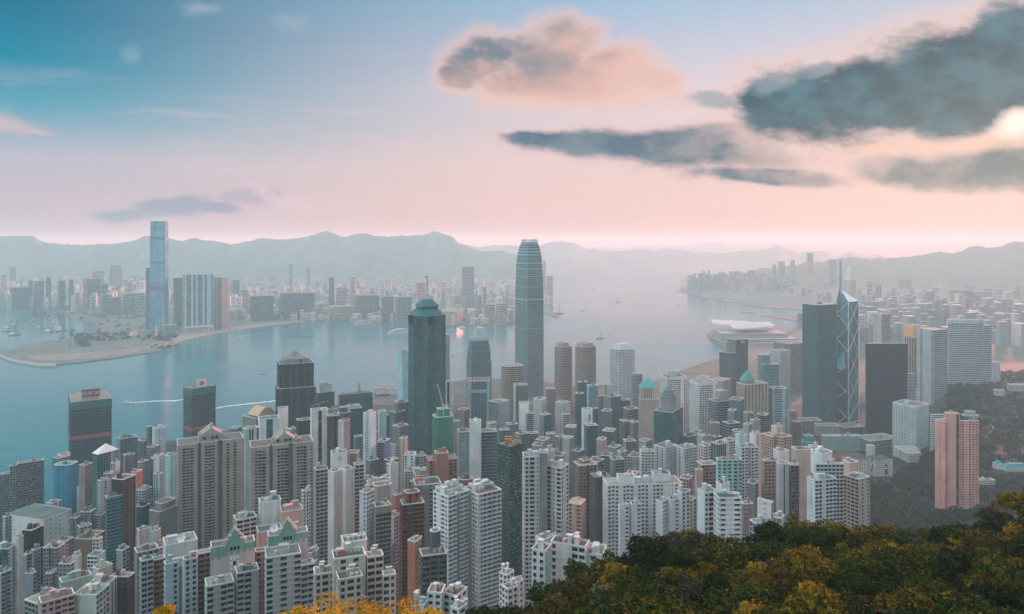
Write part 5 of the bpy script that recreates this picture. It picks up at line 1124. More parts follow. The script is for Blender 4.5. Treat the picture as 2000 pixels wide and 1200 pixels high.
m2 = MB(); p0, p1 = B_.pt(0,-.02), B_.pt(1,-.02); m2.quad((*p0, 24), (*p1, 24), (*p1, 31), (*p0, 31)); m2.quad((*p0, B_.z1), (*p1, B_.z1), (*p1, B_.z1+3), (*p0, B_.z1+3)); m2.build('white_beam', wall_mat((206,210,208)), r_, tuple(r_.location))
K('brown grey twin slab with sunlit right edge across the harbour', 3260, (418,433,446), 542, (128,118,116), R='X', L='RXR')
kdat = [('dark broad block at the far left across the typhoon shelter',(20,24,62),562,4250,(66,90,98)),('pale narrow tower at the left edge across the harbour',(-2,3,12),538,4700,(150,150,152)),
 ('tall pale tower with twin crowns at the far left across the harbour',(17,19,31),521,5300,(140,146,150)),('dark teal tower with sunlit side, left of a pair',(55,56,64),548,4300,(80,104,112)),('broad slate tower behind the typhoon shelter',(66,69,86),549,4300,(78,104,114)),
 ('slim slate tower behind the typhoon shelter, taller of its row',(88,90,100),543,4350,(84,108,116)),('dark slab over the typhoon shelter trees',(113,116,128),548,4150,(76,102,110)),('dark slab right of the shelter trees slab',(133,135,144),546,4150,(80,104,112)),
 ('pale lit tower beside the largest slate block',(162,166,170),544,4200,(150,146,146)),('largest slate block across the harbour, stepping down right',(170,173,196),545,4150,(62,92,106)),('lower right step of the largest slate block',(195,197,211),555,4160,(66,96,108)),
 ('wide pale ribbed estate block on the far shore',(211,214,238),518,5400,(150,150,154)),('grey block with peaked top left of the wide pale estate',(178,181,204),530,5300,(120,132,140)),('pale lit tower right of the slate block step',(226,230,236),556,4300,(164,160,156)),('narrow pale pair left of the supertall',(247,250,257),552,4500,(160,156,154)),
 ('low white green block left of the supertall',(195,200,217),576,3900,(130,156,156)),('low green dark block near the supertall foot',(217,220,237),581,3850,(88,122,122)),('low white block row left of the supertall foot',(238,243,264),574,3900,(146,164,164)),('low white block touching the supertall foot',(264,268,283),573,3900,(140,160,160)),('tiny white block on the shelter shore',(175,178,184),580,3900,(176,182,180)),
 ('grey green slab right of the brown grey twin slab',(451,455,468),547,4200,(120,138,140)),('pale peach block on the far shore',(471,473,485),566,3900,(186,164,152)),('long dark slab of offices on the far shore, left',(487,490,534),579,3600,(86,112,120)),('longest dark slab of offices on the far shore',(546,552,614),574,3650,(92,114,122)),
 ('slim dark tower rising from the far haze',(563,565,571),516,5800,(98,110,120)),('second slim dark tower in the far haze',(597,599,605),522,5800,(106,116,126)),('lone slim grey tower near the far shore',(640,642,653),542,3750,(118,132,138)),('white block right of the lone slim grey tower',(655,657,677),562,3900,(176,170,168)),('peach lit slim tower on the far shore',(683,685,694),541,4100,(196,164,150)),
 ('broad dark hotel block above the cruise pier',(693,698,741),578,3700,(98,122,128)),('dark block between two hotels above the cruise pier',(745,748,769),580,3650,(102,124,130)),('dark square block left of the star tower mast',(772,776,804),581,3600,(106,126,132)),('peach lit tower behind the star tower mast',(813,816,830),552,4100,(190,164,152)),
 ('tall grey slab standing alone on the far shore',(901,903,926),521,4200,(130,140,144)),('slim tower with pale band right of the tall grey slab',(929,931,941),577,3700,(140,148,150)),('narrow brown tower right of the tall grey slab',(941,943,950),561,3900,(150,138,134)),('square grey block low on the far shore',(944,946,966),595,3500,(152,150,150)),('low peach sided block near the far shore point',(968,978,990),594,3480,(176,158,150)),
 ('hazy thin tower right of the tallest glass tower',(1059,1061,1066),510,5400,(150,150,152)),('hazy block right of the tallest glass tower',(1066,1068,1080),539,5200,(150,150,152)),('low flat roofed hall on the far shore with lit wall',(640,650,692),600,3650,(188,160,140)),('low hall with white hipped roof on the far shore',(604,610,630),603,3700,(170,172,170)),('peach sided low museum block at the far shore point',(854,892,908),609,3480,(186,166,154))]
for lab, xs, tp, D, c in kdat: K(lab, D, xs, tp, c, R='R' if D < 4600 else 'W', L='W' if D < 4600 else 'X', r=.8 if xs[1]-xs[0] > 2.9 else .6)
# sail shaped building
D = 3700; r_ = empty(OF, (PX(866, D), D, 3), 'sail shaped tower with curved sunlit edge on the far shore', 'office tower'); m2 = MB(); N = 10
for i in range(N):
    f = lambda t: (PX(857+10*t**2.2, D), PX(877-1*t**3-2*t, D), 3+(PZ(563, D)-3)*t)
    (a0, c0, z0), (a1, c1, z1) = f(i/N), f((i+1)/N)
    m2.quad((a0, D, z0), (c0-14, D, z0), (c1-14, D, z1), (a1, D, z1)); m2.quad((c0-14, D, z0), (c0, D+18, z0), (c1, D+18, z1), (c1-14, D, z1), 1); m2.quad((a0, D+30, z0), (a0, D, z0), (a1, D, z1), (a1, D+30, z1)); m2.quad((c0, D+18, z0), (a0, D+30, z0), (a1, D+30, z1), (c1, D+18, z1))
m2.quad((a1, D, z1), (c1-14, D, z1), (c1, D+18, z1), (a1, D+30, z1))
m2.build('wall', [wall_mat((120,142,146)), wall_mat((206,184,172))], r_, tuple(r_.location))  # sunlight on the curved edge is painted as a paler wall colour

# hazy eastern shore towers
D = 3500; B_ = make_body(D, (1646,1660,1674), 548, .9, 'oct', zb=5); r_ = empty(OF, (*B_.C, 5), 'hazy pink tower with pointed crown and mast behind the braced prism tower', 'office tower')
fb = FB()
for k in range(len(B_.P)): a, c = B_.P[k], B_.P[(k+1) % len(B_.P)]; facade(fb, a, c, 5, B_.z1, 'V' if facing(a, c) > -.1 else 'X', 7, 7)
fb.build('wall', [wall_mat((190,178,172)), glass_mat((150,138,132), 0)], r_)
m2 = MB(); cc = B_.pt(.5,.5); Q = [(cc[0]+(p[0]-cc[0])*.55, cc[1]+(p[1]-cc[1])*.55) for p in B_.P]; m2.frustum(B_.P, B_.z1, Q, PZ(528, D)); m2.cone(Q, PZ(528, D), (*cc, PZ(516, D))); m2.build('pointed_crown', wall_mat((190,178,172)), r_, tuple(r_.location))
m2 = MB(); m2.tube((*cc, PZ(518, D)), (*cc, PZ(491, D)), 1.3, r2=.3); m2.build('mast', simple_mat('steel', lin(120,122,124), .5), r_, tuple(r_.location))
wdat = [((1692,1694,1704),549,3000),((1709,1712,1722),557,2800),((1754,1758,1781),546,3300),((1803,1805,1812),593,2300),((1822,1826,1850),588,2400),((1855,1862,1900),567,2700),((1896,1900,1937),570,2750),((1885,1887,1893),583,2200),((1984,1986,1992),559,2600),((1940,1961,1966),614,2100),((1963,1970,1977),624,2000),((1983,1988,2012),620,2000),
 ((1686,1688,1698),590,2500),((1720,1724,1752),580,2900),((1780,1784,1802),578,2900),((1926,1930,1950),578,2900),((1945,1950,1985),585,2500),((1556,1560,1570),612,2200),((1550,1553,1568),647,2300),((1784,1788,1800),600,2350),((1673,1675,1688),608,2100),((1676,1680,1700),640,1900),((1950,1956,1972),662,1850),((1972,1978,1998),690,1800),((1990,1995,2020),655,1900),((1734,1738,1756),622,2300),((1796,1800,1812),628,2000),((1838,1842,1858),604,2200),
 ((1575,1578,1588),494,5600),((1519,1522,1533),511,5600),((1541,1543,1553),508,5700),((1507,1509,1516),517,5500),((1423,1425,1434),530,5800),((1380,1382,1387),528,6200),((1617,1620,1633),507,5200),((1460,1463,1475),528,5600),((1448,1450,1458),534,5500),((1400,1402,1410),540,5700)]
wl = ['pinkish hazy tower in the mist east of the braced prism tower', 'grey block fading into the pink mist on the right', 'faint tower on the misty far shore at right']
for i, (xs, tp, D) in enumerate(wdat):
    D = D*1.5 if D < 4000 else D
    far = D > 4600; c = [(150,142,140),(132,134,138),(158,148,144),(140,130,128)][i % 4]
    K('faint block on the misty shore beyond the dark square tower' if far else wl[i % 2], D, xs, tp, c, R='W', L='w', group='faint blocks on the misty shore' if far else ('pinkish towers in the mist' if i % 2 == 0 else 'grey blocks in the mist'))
r_, bs = bld(AP, 'twin tower with lit edges in the mist right of the prism tower', 1990, [b(1705,1722,1739,614,R='R',L='X',col=(150,146,144),zb=5,clut=1)], 'apartment tower', near=False, fh=5, bw=5)
bld(OF, 'ochre topped block in the mist above the black box tower', 1900, [b(1766,1784,1799,660,R='V',L='V',col=(160,148,138),zb=5,clut=0), b(1766,1784,1799,636,R='X',L='X',col=(196,150,96),dD=1,h=30,clut=0)], 'office tower', near=False, fh=5, bw=6)

# everything smaller than that: one mass
r2 = random.Random(77); fb = FB(); 
def far_box(px, D, wpx, top, mi):
    w = wpx/F*D; x = PX(px, D); z1 = PZ(top, D); dd = w*r2.uniform(.6, 1.1)
    if z1 < 8: return
    th = r2.uniform(-.3, .5); ca, sa = math.cos(th), math.sin(th); P = [(x+q[0]*ca-q[1]*sa, D+q[0]*sa+q[1]*ca) for q in ((-w/2,-dd/2),(w/2,-dd/2),(w/2,dd/2),(-w/2,dd/2))]
    for i in range(4): a, c = P[i], P[(i+1)%4]; fb.add([(*a,2),(*c,2),(*c,z1),(*a,z1)], mi)
    fb.add([(*p, z1) for p in P], 5)
    if D < 6500:
        a, c = P[0], P[1]; nn = max(2, int((z1-4)/9)); d_ = (c[0]-a[0], c[1]-a[1]); L_ = math.hypot(*d_); nx, ny = d_[1]/L_*.6, -d_[0]/L_*.6
        for k in range(nn): z = 6+(z1-8)*k/nn; fb.add([(a[0]+d_[0]*.1+nx,a[1]+d_[1]*.1+ny,z),(a[0]+d_[0]*.9+nx,a[1]+d_[1]*.9+ny,z),(a[0]+d_[0]*.9+nx,a[1]+d_[1]*.9+ny,z+4),(a[0]+d_[0]*.1+nx,a[1]+d_[1]*.1+ny,z+4)], 4)
for i in range(2500):
    px = r2.uniform(-260, 1075); D = r2.uniform(3950 if px > 130 else 4250, 6300); 
    if px > 1000 and D < 4400: continue
    base = HY+H/D*F; hh = r2.choice([18,25,30,40,50,60,75,95]) * (1.25 if px < 300 else 1.0)
    far_box(px, D, r2.uniform(4, 10)*(4600/D), HY+(H-hh)/D*F, r2.choice([0,0,1,1,2,2,3]))
for i in range(420):
    px = r2.uniform(420, 1030); D = r2.uniform(3600, 4100) if px < 880 else r2.uniform(3450, 4000)
    far_box(px, D, r2.uniform(5, 12), HY+(H-r2.uniform(18, 55))/D*F, r2.choice([0,1,2,3]))
for i in range(420):
    px = r2.uniform(1345, 2100); D = r2.uniform(max(3900, 5800-(px-1345)*5), 6000); far_box(px, D, r2.uniform(4, 9), HY+(H-r2.uniform(25, 110)-max(0, (D-4800)*.05))/D*F, r2.choice([1,4,1]))
for i in range(260):
    px = r2.uniform(1655, 2080); D = r2.uniform(2700, 4400); far_box(px, D, r2.uniform(8, 18)*3200/D, HY+(H-r2.uniform(30, 120))/D*F, r2.choice([1,4,1,0]))
o = fb.build('distant_city', [wall_mat((178,176,174)), wall_mat((120,136,142)), wall_mat((206,200,196)), wall_mat((206,180,166)), wall_mat((84,104,112)), wall_mat((170,170,168))], None); tag(o, kind='stuff')
SL = [(14,1010,690),(70,1075,600),(98,1120,520),(150,1085,560),(190,1052,600),(240,1075,560),(275,1052,640),(312,1070,560),(8,1120,520),(225,905,860),(252,890,930),(212,925,820),(310,890,900),(60,1120,540),(640,960,640),(598,960,620),(690,925,760),(728,900,820),(770,1010,560),(760,1065,500),(835,980,600),(880,930,690),(700,1090,470),(610,1080,480)]
# low fill between the named buildings of the near city
r2 = random.Random(21); FG = 'small blocks wedged between the towers'
fl = [(75,1030,700),(130,1100,520),(165,1030,720),(232,1010,760),(300,1040,640),(330,1060,600),(262,1005,850),(60,990,860),(105,985,850),(165,955,900),(205,950,880),(240,935,950),(300,905,1020),
      (485,850,1000),(460,840,1050),(550,850,980),(570,835,1000),(590,860,900),(650,860,950),(690,880,900),(700,850,1050),(720,830,1150),(745,840,1100),(765,900,820),(720,930,780),(752,935,740),(775,870,900),(805,915,760),(825,905,800),
      (905,870,950),(890,820,1100),(905,800,1180),(960,830,1050),(985,840,1000),(1000,825,1080),(1020,850,980),(1040,850,1000),(1060,860,960),(1075,845,1000),(1095,850,980),(1110,860,930),(1115,830,1060),(1090,890,820),(1065,880,860),(1050,870,900),
      (1130,880,860),(1175,860,900),(1190,840,980),(1200,870,860),(1185,885,800),(1215,880,820),(1230,860,900),(1240,890,780),(1260,860,980),(1290,860,1000),(1345,850,980),(1360,845,1000),(1375,850,920),(1400,850,930),(1395,830,1010),(1345,870,860),(1460,830,1020),(1475,820,1030),(1440,845,950),(1490,810,1080),(1462,806,1080),
      (1185,800,1130),(1160,800,1150),(1105,812,1120),(1065,812,1120),(985,800,1180),(760,810,1200),(650,800,1200),(1545,800,1250),(1555,825,1180),(1430,800,1080),(1205,900,740),(1165,905,720),(1235,930,640),(1340,930,640),(1470,940,620),(1590,870,900)]
sr = random.Random(31)
for i, (px, tp, D) in enumerate(SL):
    w = sr.uniform(18, 28); f_ = sr.choice([.3,.5,.7]); pal = sr.choice([('wbw','w'),('bXb','wX'),('WX','X'),('Bw','X'),('pXp','p')])
    bld(AP, 'slim weathered apartment tower squeezed into the dense slope', D, [b(px-w/2, px-w/2+w*f_, px+w/2, tp, R=pal[0], L=pal[1], col=sr.choice([(170,172,172),(136,142,146),(150,140,134),(112,118,122),(186,186,184),(126,112,108)]), plan=sr.choice(['box','slotR','notch','bayR']), clut=2)], 'apartment tower', group='slim weathered towers on the dense slope', near=False, seed=i*19+3, bw=2.9)
fcol = [(150,152,152),(128,136,140),(172,172,168),(110,124,128),(146,136,130),(98,116,118),(184,186,186)]
for i, (px, tp, D) in enumerate(fl):
    w = r2.uniform(16, 26)*min(1.2, 900/D+.2); f_ = r2.choice([.2,.4,.6,.75]); gl = r2.choice(['dark','teal','grey'])
    pal = r2.choice([('R','X'),('W','w'),('G','X'),('b','X'),('w','w'),('g','g')])
    lab = ['small pale block wedged between taller towers', 'small dark glazed block wedged between taller towers'][pal[0] in 'Gg']
    bld('small_block', lab, D, [b(px-w/2, px-w/2+w*f_, px+w/2, tp+r2.uniform(-4, 6), R=pal[0], L=pal[1], col=r2.choice(fcol[3:6] if pal[0] in 'Gg' else fcol), glass=gl, clut=2)], 'building', group=FG+(' with glass fronts' if pal[0] in 'Gg' else ''), near=False, seed=i*17+5)
# ------------------------------------------------------------------ harbour towers with netting, park buildings
def harbour_tower(label, D, xs, top, band, sgn):
    r_, bs = O(label, D, [b(*xs, top, R='g', L='g', col=(40,60,72), glass='black', r=1.6 if sgn else .7, clut=2, crown=3)], near=False, fh=5, bw=4.5)
    B_ = bs[0]; loc = tuple(r_.location)
    def wrap(z0, z1, mat, part, k=.012):
        m2 = MB(); P = [B_.pt(-k,-k*1.4), B_.pt(1+k,-k*1.4), B_.pt(1+k,1+k), B_.pt(-k,1+k)]
        for i in range(4): a, c = P[i], P[(i+1)%4]; m2.quad((*a,z0),(*c,z0),(*c,z1),(*a,z1))
        m2.build(part, mat, r_, loc)
    wrap(B_.z1-13, B_.z1+.6, wall_mat((44,92,84), .25), 'green_netting'); wrap(PZ(band+5, D), PZ(band-2, D), wall_mat((150,70,66), .2), 'red_band', .016)
    return r_, B_
r_, B_ = harbour_tower('dark harbour tower with red band and large lettered roof sign', 1250, (134,139,218), 787, 855, True)
zs = B_.z1+1; m2 = MB(); q0 = B_.pt(.26,.12); q1 = B_.pt(.73,.12); rd = simple_mat('sign_maroon', lin(120,52,58), .6)
m2.quad((*q0, zs+4), (*q1, zs+4), (*q1, zs+17), (*q0, zs+17)); q2, q3 = B_.pt(.26,.16), B_.pt(.73,.16); m2.quad((*q3, zs+4), (*q2, zs+4), (*q2, zs+17), (*q3, zs+17)); m2.quad((*q0, zs+17), (*q1, zs+17), (*q3, zs+17), (*q2, zs+17)); m2.quad((*q2, zs+4), (*q0, zs+4), (*q0, zs+17), (*q2, zs+17)); m2.quad((*q1, zs+4), (*q3, zs+4), (*q3, zs+17), (*q1, zs+17))
m2.build('sign_board', rd, r_, tuple(r_.location))
mid_ = ((q0[0]+q1[0])/2, (q0[1]+q1[1])/2); n_ = (math.sin(B_.th), -math.cos(B_.th))
t_ = sign_text(r_, 'SHUN TAK', (mid_[0]+n_[0]*.5, mid_[1]+n_[1]*.5, zs+10.3), 8.4, B_.th, simple_mat('sign_white', lin(225,215,210), .5))
t_.scale = (.74, 1.1, 1)
m2 = MB()
for s in (.30,.45,.6,.7): q = B_.pt(s,.2); m2.tube((*q, B_.zr), (*q, zs+15), .4, 0, 4)
m2.build('sign_frame', simple_mat('sign_frame', lin(170,178,178), .5), r_, tuple(r_.location))
m2 = MB(); m2.box((*B_.pt(.38,.3), B_.zr), B_.LR*.22, 6, 7, 0, B_.th); m2.build('plant_room', wall_mat((170,176,174)), r_, tuple(r_.location)); m2 = MB(); m2.box((*B_.pt(.62,.3), B_.zr), B_.LR*.2, 6, 7, 0, B_.th); m2.build('plant_room', wall_mat((160,168,168)), r_, tuple(r_.location))
r_, B_ = harbour_tower('dark harbour tower with red band and red diamond roof emblem', 1400, (358,374,421), 761, 838, False)
q = B_.pt(.5,.25); zs = B_.zr; m2 = MB(); m2.box((*q, zs+1), 20, 2, 15, 0, B_.th); m2.build('sign_board', wall_mat((206,200,198)), r_, tuple(r_.location))
n_ = (math.sin(B_.th), -math.cos(B_.th)); e_ = B_.eR; q = (q[0]+n_[0]*1.2, q[1]+n_[1]*1.2)
m2 = MB(); R_ = 5.6; z = zs+8.5
m2.poly([(q[0]-e_[0]*R_, q[1]-e_[1]*R_, z), (*q, z-R_), (q[0]+e_[0]*R_, q[1]+e_[1]*R_, z), (*q, z+R_)]); m2.build('diamond_emblem', simple_mat('sign_red', lin(190,70,62), .5), r_, tuple(r_.location))
m2 = MB()
for s in (.12,.2,.8,.88):
    q = B_.pt(s,.3); m2.tube((*q, zs), (*q, zs+12), .4, 0, 4); m2.tube((*q, zs+12), (q[0]+6, q[1], zs+5), .3, 0, 4)
m2.build('rooftop_frame', simple_mat('steel', lin(120,122,124), .5), r_, tuple(r_.location))
# park buildings
r_, bs = low('mansion', 'white mansion with square tower among the park trees', 1060, [b(1645,1660,1700,898,R='w',L='w',col=(190,194,192),clut=0,par=.2), b(1690,1712,1744,900,R='w',L='w',col=(192,196,194),dD=-12,clut=0,par=.2), b(1691,1700,1709,872,R='w',L='w',col=(198,202,200),dD=8,clut=0)], 'house')
for i, t in ((0, 886), (1, 890)): pyramid(r_, bs[i], t, wall_mat((70,84,82)), over=.03, top=.35)
low('car_park', 'long pale teal walled terrace beside the park below the dark square tower', 1260, [b(1604,1610,1682,852,R='X',L='X',col=(118,146,146),r=.5,clut=2,h=26), b(1668,1700,1757,862,R='r',L='r',col=(130,144,142),r=.6,clut=2,dD=-20,h=20)], 'terrace')
low('pavilion', 'small cyan roofed court below the prism tower', 1220, [b(1560,1568,1596,864,R='X',L='X',col=(60,130,138),r=.8,clut=0,h=16), b(1568,1574,1590,852,R='X',L='X',col=(50,136,146),r=.8,clut=0,dD=8,h=12)], 'pavilion')
low('low_building', 'low pale stone block with barrel roofs left of the prism tower foot', 1330, [b(1530,1540,1606,822,R='V',L='w',col=(148,146,142),clut=2,h=16), b(1590,1600,1640,832,R='v',L='w',col=(140,142,140),clut=1,dD=-20,h=20)], 'building')
low('low_building', 'white low villas beside the mansion', 1150, [b(1745,1758,1796,878,R='w',L='w',col=(176,184,184),clut=2,h=14), b(1760,1775,1800,886,R='w',L='w',col=(170,178,178),clut=1,dD=-40,h=14)], 'building')
low('plinth', 'wide grey podium at the foot of the braced prism tower', 1440, [b(1628,1652,1690,836,R='V',L='V',col=(126,134,134),clut=0,h=18)], 'podium')
r_, bs = low('school', 'white school with bright cyan roofs at the right edge', 1010, [b(1956,1966,2012,912,R='w',L='w',col=(190,198,198),clut=0,par=.2), b(1938,1946,1960,906,R='X',L='w',col=(186,196,198),dD=10,clut=0)], 'school')
pyramid(r_, bs[0], 905, simple_mat('cyan_roof', lin(40,138,152), .9), over=.03, top=.6); pyramid(r_, bs[1], 898, simple_mat('cyan_roof', lin(40,138,152), .9), over=.05)
r_, bs = low('lookout_tower', 'small white hexagonal park tower right of the pink tower', 1260, [b(1929,1935,1943,836,R='V',L='V',col=(196,200,200),clut=0,plan='oct')], 'tower'); pyramid(r_, bs[0], 829, wall_mat((190,196,196)), over=.1)
low('aviary', 'pale netted dome hall behind the pink tower', 1330, [b(1874,1884,1916,812,R='X',L='X',col=(110,140,140),plan='oct2',clut=0,h=18), b(1880,1890,1908,805,R='X',L='X',col=(120,148,148),plan='oct2',dD=8,clut=0,h=18)], 'aviary')
low('low_building', 'pale low blocks on the wooded hillside at the right edge', 1560, [b(1966,1975,2010,752,R='w',L='w',col=(160,168,166),clut=2,h=14), b(1940,1946,1962,762,R='w',L='w',col=(170,176,174),clut=1,dD=-30,h=12)], 'building')
low('low_building', 'white low blocks behind the pink tower foot', 960, [b(1908,1916,1944,938,R='w',L='w',col=(176,182,180),clut=3,h=12)], 'building')

# ------------------------------------------------------------------ vegetation
def leaf_mat(name, c1, c2, c3, top=.5):
    m_ = bpy.data.materials.new(name); m_.use_nodes = True; nt = m_.node_tree; g = G(nt); b_ = nt.nodes['Principled BSDF']
    at = g.new('ShaderNodeAttribute'); at.attribute_name = 'rnd'; r = at.outputs['Fac']
    oi = g.new('ShaderNodeObjectInfo').outputs['Random']; pos = g.new('ShaderNodeNewGeometry').outputs['Position']
    n = g.noise(pos, 1.1, 4, .65); n2 = g.noise(pos, .09, 2, .5)
    c = g.mix(r, c1, c2); k = g.add(g.mul(n, 1.05), g.add(g.mul(n2, .25), g.mul(g.sub(oi, .5), .18)))
    c = g.mix(g.ss(k, top, top+.28), c, c3)
    nt.links.new(c, b_.inputs['Base Color']); b_.inputs['Roughness'].default_value = .8; b_.inputs['Specular IOR Level'].default_value = .08
    tr = g.new('ShaderNodeBsdfTranslucent'); nt.links.new(c, tr.inputs[0]); mx = g.new('ShaderNodeMixShader'); mx.inputs[0].default_value = .22
    nt.links.new(b_.outputs[0], mx.inputs[1]); nt.links.new(tr.outputs[0], mx.inputs[2]); nt.links.new(mx.outputs[0], nt.nodes['Material Output'].inputs[0])
    return m_
bark = simple_mat('bark', lin(62,54,46), .9)
def crown_mesh(name, R, hgt, n, leaf, lobes, seed, mat, conical=False):
    r = np.random.default_rng(seed); Ls = []
    for i in range(lobes):
        a = r.uniform(0, 6.28); q = r.uniform(.1, .72)**.7*R; z = r.uniform(.25, .9)*hgt
        if conical: q *= (1.05-z/hgt); 
        Ls.append((q*math.cos(a), q*math.sin(a), z, R*r.uniform(.22, .42)*(1.15-.45*z/hgt)))
    Ls.append((0, 0, hgt*.78, R*.48)); per = n//len(Ls); V = []; rn = []
    for (x, y, z, rad) in Ls:
        m_ = int(per*(rad/(R*.4))**1.3)
        d = r.normal(size=(m_, 3)); d[:,2] = np.abs(d[:,2])*.9-.22; d /= np.linalg.norm(d, axis=1)[:,None]
        bump = 1+.18*np.sin(d[:,0]*5+x)*np.sin(d[:,1]*6+y)+.12*np.sin(d[:,2]*9+x*2)
        p = np.array((x, y, z))+d*(rad*r.uniform(.80, 1.06, m_)*bump)[:,None]*np.array((1,1,.8))
        nrm = d*.8+r.normal(size=(m_, 3))*.36; nrm /= np.linalg.norm(nrm, axis=1)[:,None]
        t = np.cross(nrm, r.normal(size=(m_, 3))); t /= np.linalg.norm(t, axis=1)[:,None]; bt = np.cross(nrm, t)
        s = leaf*r.uniform(.5, 1.2, m_)[:,None]
        V.append(np.stack([p-t*s, p-bt*s*.45, p+t*s, p+bt*s*.45], 1)); rn.append(r.random(m_))
    V = np.concatenate(V); rn = np.concatenate(rn); N = len(V)
    me = bpy.data.meshes.new(name); me.vertices.add(N*4); me.vertices.foreach_set('co', V.astype(np.float32).ravel()); me.loops.add(N*4); me.loops.foreach_set('vertex_index', np.arange(N*4, dtype=np.int32)); me.polygons.add(N); me.polygons.foreach_set('loop_start', np.arange(0, N*4, 4, dtype=np.int32))
    try: me.polygons.foreach_set('loop_total', np.full(N, 4, np.int32))
    except Exception: pass
    me.update(calc_edges=True); at = me.attributes.new('rnd', 'FLOAT', 'FACE'); at.data.foreach_set('value', rn.astype(np.float32)); me.materials.append(mat); return me
def trunk_mesh(hgt, R, seed):
    r = random.Random(seed); m2 = MB(); top = (r.uniform(-.4,.4), r.uniform(-.4,.4), hgt*.55); m2.tube((0,0,-2.5), top, .26, 0, 7, .17)
    for i in range(7):
        a = r.uniform(0, 6.28); q = R*r.uniform(.4,.75); e = (q*math.cos(a), q*math.sin(a), hgt*r.uniform(.6,.95)); k = r.uniform(.5, 1); s_ = (top[0]*k, top[1]*k, top[2]*k); mid = tuple((s_[j]+e[j])/2+(0,0,.5)[j] for j in range(3)); m2.tube(s_, mid, .12, 0, 5, .08); m2.tube(mid, e, .08, 0, 5, .03)
    me = bpy.data.meshes.new('trunk'); me.from_pydata(m2.v, [], m2.f); me.materials.append(bark); return me
LM = {'dark': leaf_mat('dark_leaves', lin(20,32,18), lin(46,60,28), lin(92,92,34), .71), 'olive': leaf_mat('olive_leaves', lin(26,42,18), lin(62,76,28), lin(142,124,36), .67),
      'gold': leaf_mat('golden_leaves', lin(36,46,18), lin(80,84,28), lin(164,130,36), .57), 'rust': leaf_mat('rusty_leaves', lin(42,44,20), lin(80,72,32), lin(128,96,42), .68), 'grey': leaf_mat('silvery_leaves', lin(44,54,36), lin(78,84,60), lin(122,122,92), .62)}
KIND = {'dark': 'dark_tree', 'olive': 'olive_tree', 'gold': 'golden_tree', 'rust': 'rusty_tree', 'grey': 'silvery_tree'}
protos = {}
for j, (k, m_) in enumerate(LM.items()):
    for v in range(3):
        R, hgt = (4.6, 6.4) if v == 0 else (3.7, 5.2) if v == 1 else (3.0, 6.6)
        protos[k, v] = (crown_mesh('crown', R, hgt, 7500 if v == 0 else 6000, .27, 20 if v != 2 else 14, j*10+v+2, m_, v == 2), trunk_mesh(hgt, R, j*7+v))
LAB = {'dark': 'dark leaved evergreen on the near slope', 'olive': 'olive green tree on the near slope', 'gold': 'golden tipped tree on the near slope', 'rust': 'rusty orange tree on the near slope', 'grey': 'silvery grey leaved tree on the near slope'}
r3 = random.Random(9); tcount = 0; placed = []
def crest(px):   # photo row of the tree line
    pts = [(860,1240),(900,1202),(960,1182),(1035,1172),(1090,1120),(1170,1100),(1215,1075),(1270,1042),(1340,1058),(1420,1050),(1500,1034),(1560,1022),(1640,1018),(1720,1040),(1790,1052),(1850,1034),(1900,1012),(1950,985),(2000,966),(2100,955)]
    for (a, ya), (c, yc) in zip(pts, pts[1:]):
        if px <= c: return ya+(yc-ya)*max(0, (px-a))/(c-a)
    return 955
def add_tree(k, v, x, y, z, s, rot, label=None, grp=True):
    global tcount
    cm, tm = protos[k, v]; root = empty(KIND[k], (x, y, z), label or LAB[k], 'tree', (LAB[k].replace(' on the', 's on the') if grp else None)); root.scale = (s, s, s); root.rotation_euler = (0, 0, rot)
    for nm, me in (('crown', cm), ('trunk', tm)): o = bpy.data.objects.new(nm, me); COL.objects.link(o); o.parent = root
    tcount += 1
def near_row(px, D):
    """height a crown top may reach at this place so the slope shows as in the photo"""
    c = crest(px); t = (D-38)/(128-38); return 1290+(c-1290)*min(1, max(0, t))**.75
for att in range(6000):
    if tcount >= 250: break
    px = r3.uniform(870, 2080); D = r3.uniform(36, 132); x = PX(px, D)
    if any((x-a)**2+(D-b_)**2 < (5.3*sz)**2 for a, b_, sz in placed): continue
    u = (px-1000)/1000; w = [('dark', 3.2), ('olive', 4.4), ('gold', 2.8 if px > 1150 else 1.0), ('rust', .6 if px < 1500 or px > 1900 else .2), ('grey', .5)]
    k = r3.choices([q[0] for q in w], [q[1] for q in w])[0]
    if 1240 < px < 1330 and D > 105: k = 'dark'
    if px < 1040 and D > 95: k = 'dark'
    v = r3.randrange(3) if D < 105 else r3.choice([0,0,1]); s = r3.uniform(.65, 1.25); hgt = (6.4,5.2,6.6)[v]*1.05*s
    ztop = PZ(near_row(px, D)+r3.uniform(-22, 26), D); placed.append((x, D, s)); add_tree(k, v, x, D, ztop-hgt, s, r3.uniform(0, 6.28))
print('near trees', tcount)
# yellow leaved bushes right under the lookout
ylw = leaf_mat('yellow_leaves', lin(140,104,16), lin(186,140,30), lin(214,166,52), .5)
for i, (px, row, D, R) in enumerate(((600,1182,21,.95),(690,1164,22,1.25),(775,1170,22,1.1),(840,1186,20,.6),(325,1180,24,.42),(560,1192,20,.6))):
    hgt = R*1.5; root = empty('yellow_bush', (PX(px, D), D, PZ(row, D)-hgt*1.02-R*.16), ['bright yellow bush, left end of the yellow clump at the bottom edge','largest bright yellow bush, middle of the clump','bright yellow bush right of the largest one','small yellow sprig at the right end of the clump','small lone yellow bush below the banded flats','low yellow bush peeping up at the clump left end'][i], 'bush')
    o = bpy.data.objects.new('crown', crown_mesh('crown', R, hgt, 4200, .055, 14, 60+i, ylw)); COL.objects.link(o); o.parent = root
    m2 = MB(); m2.tube((0,0,-8), (0,0,hgt*.6), .07, 0, 6, .04); t_ = m2.build('trunk', bark); t_.parent = root
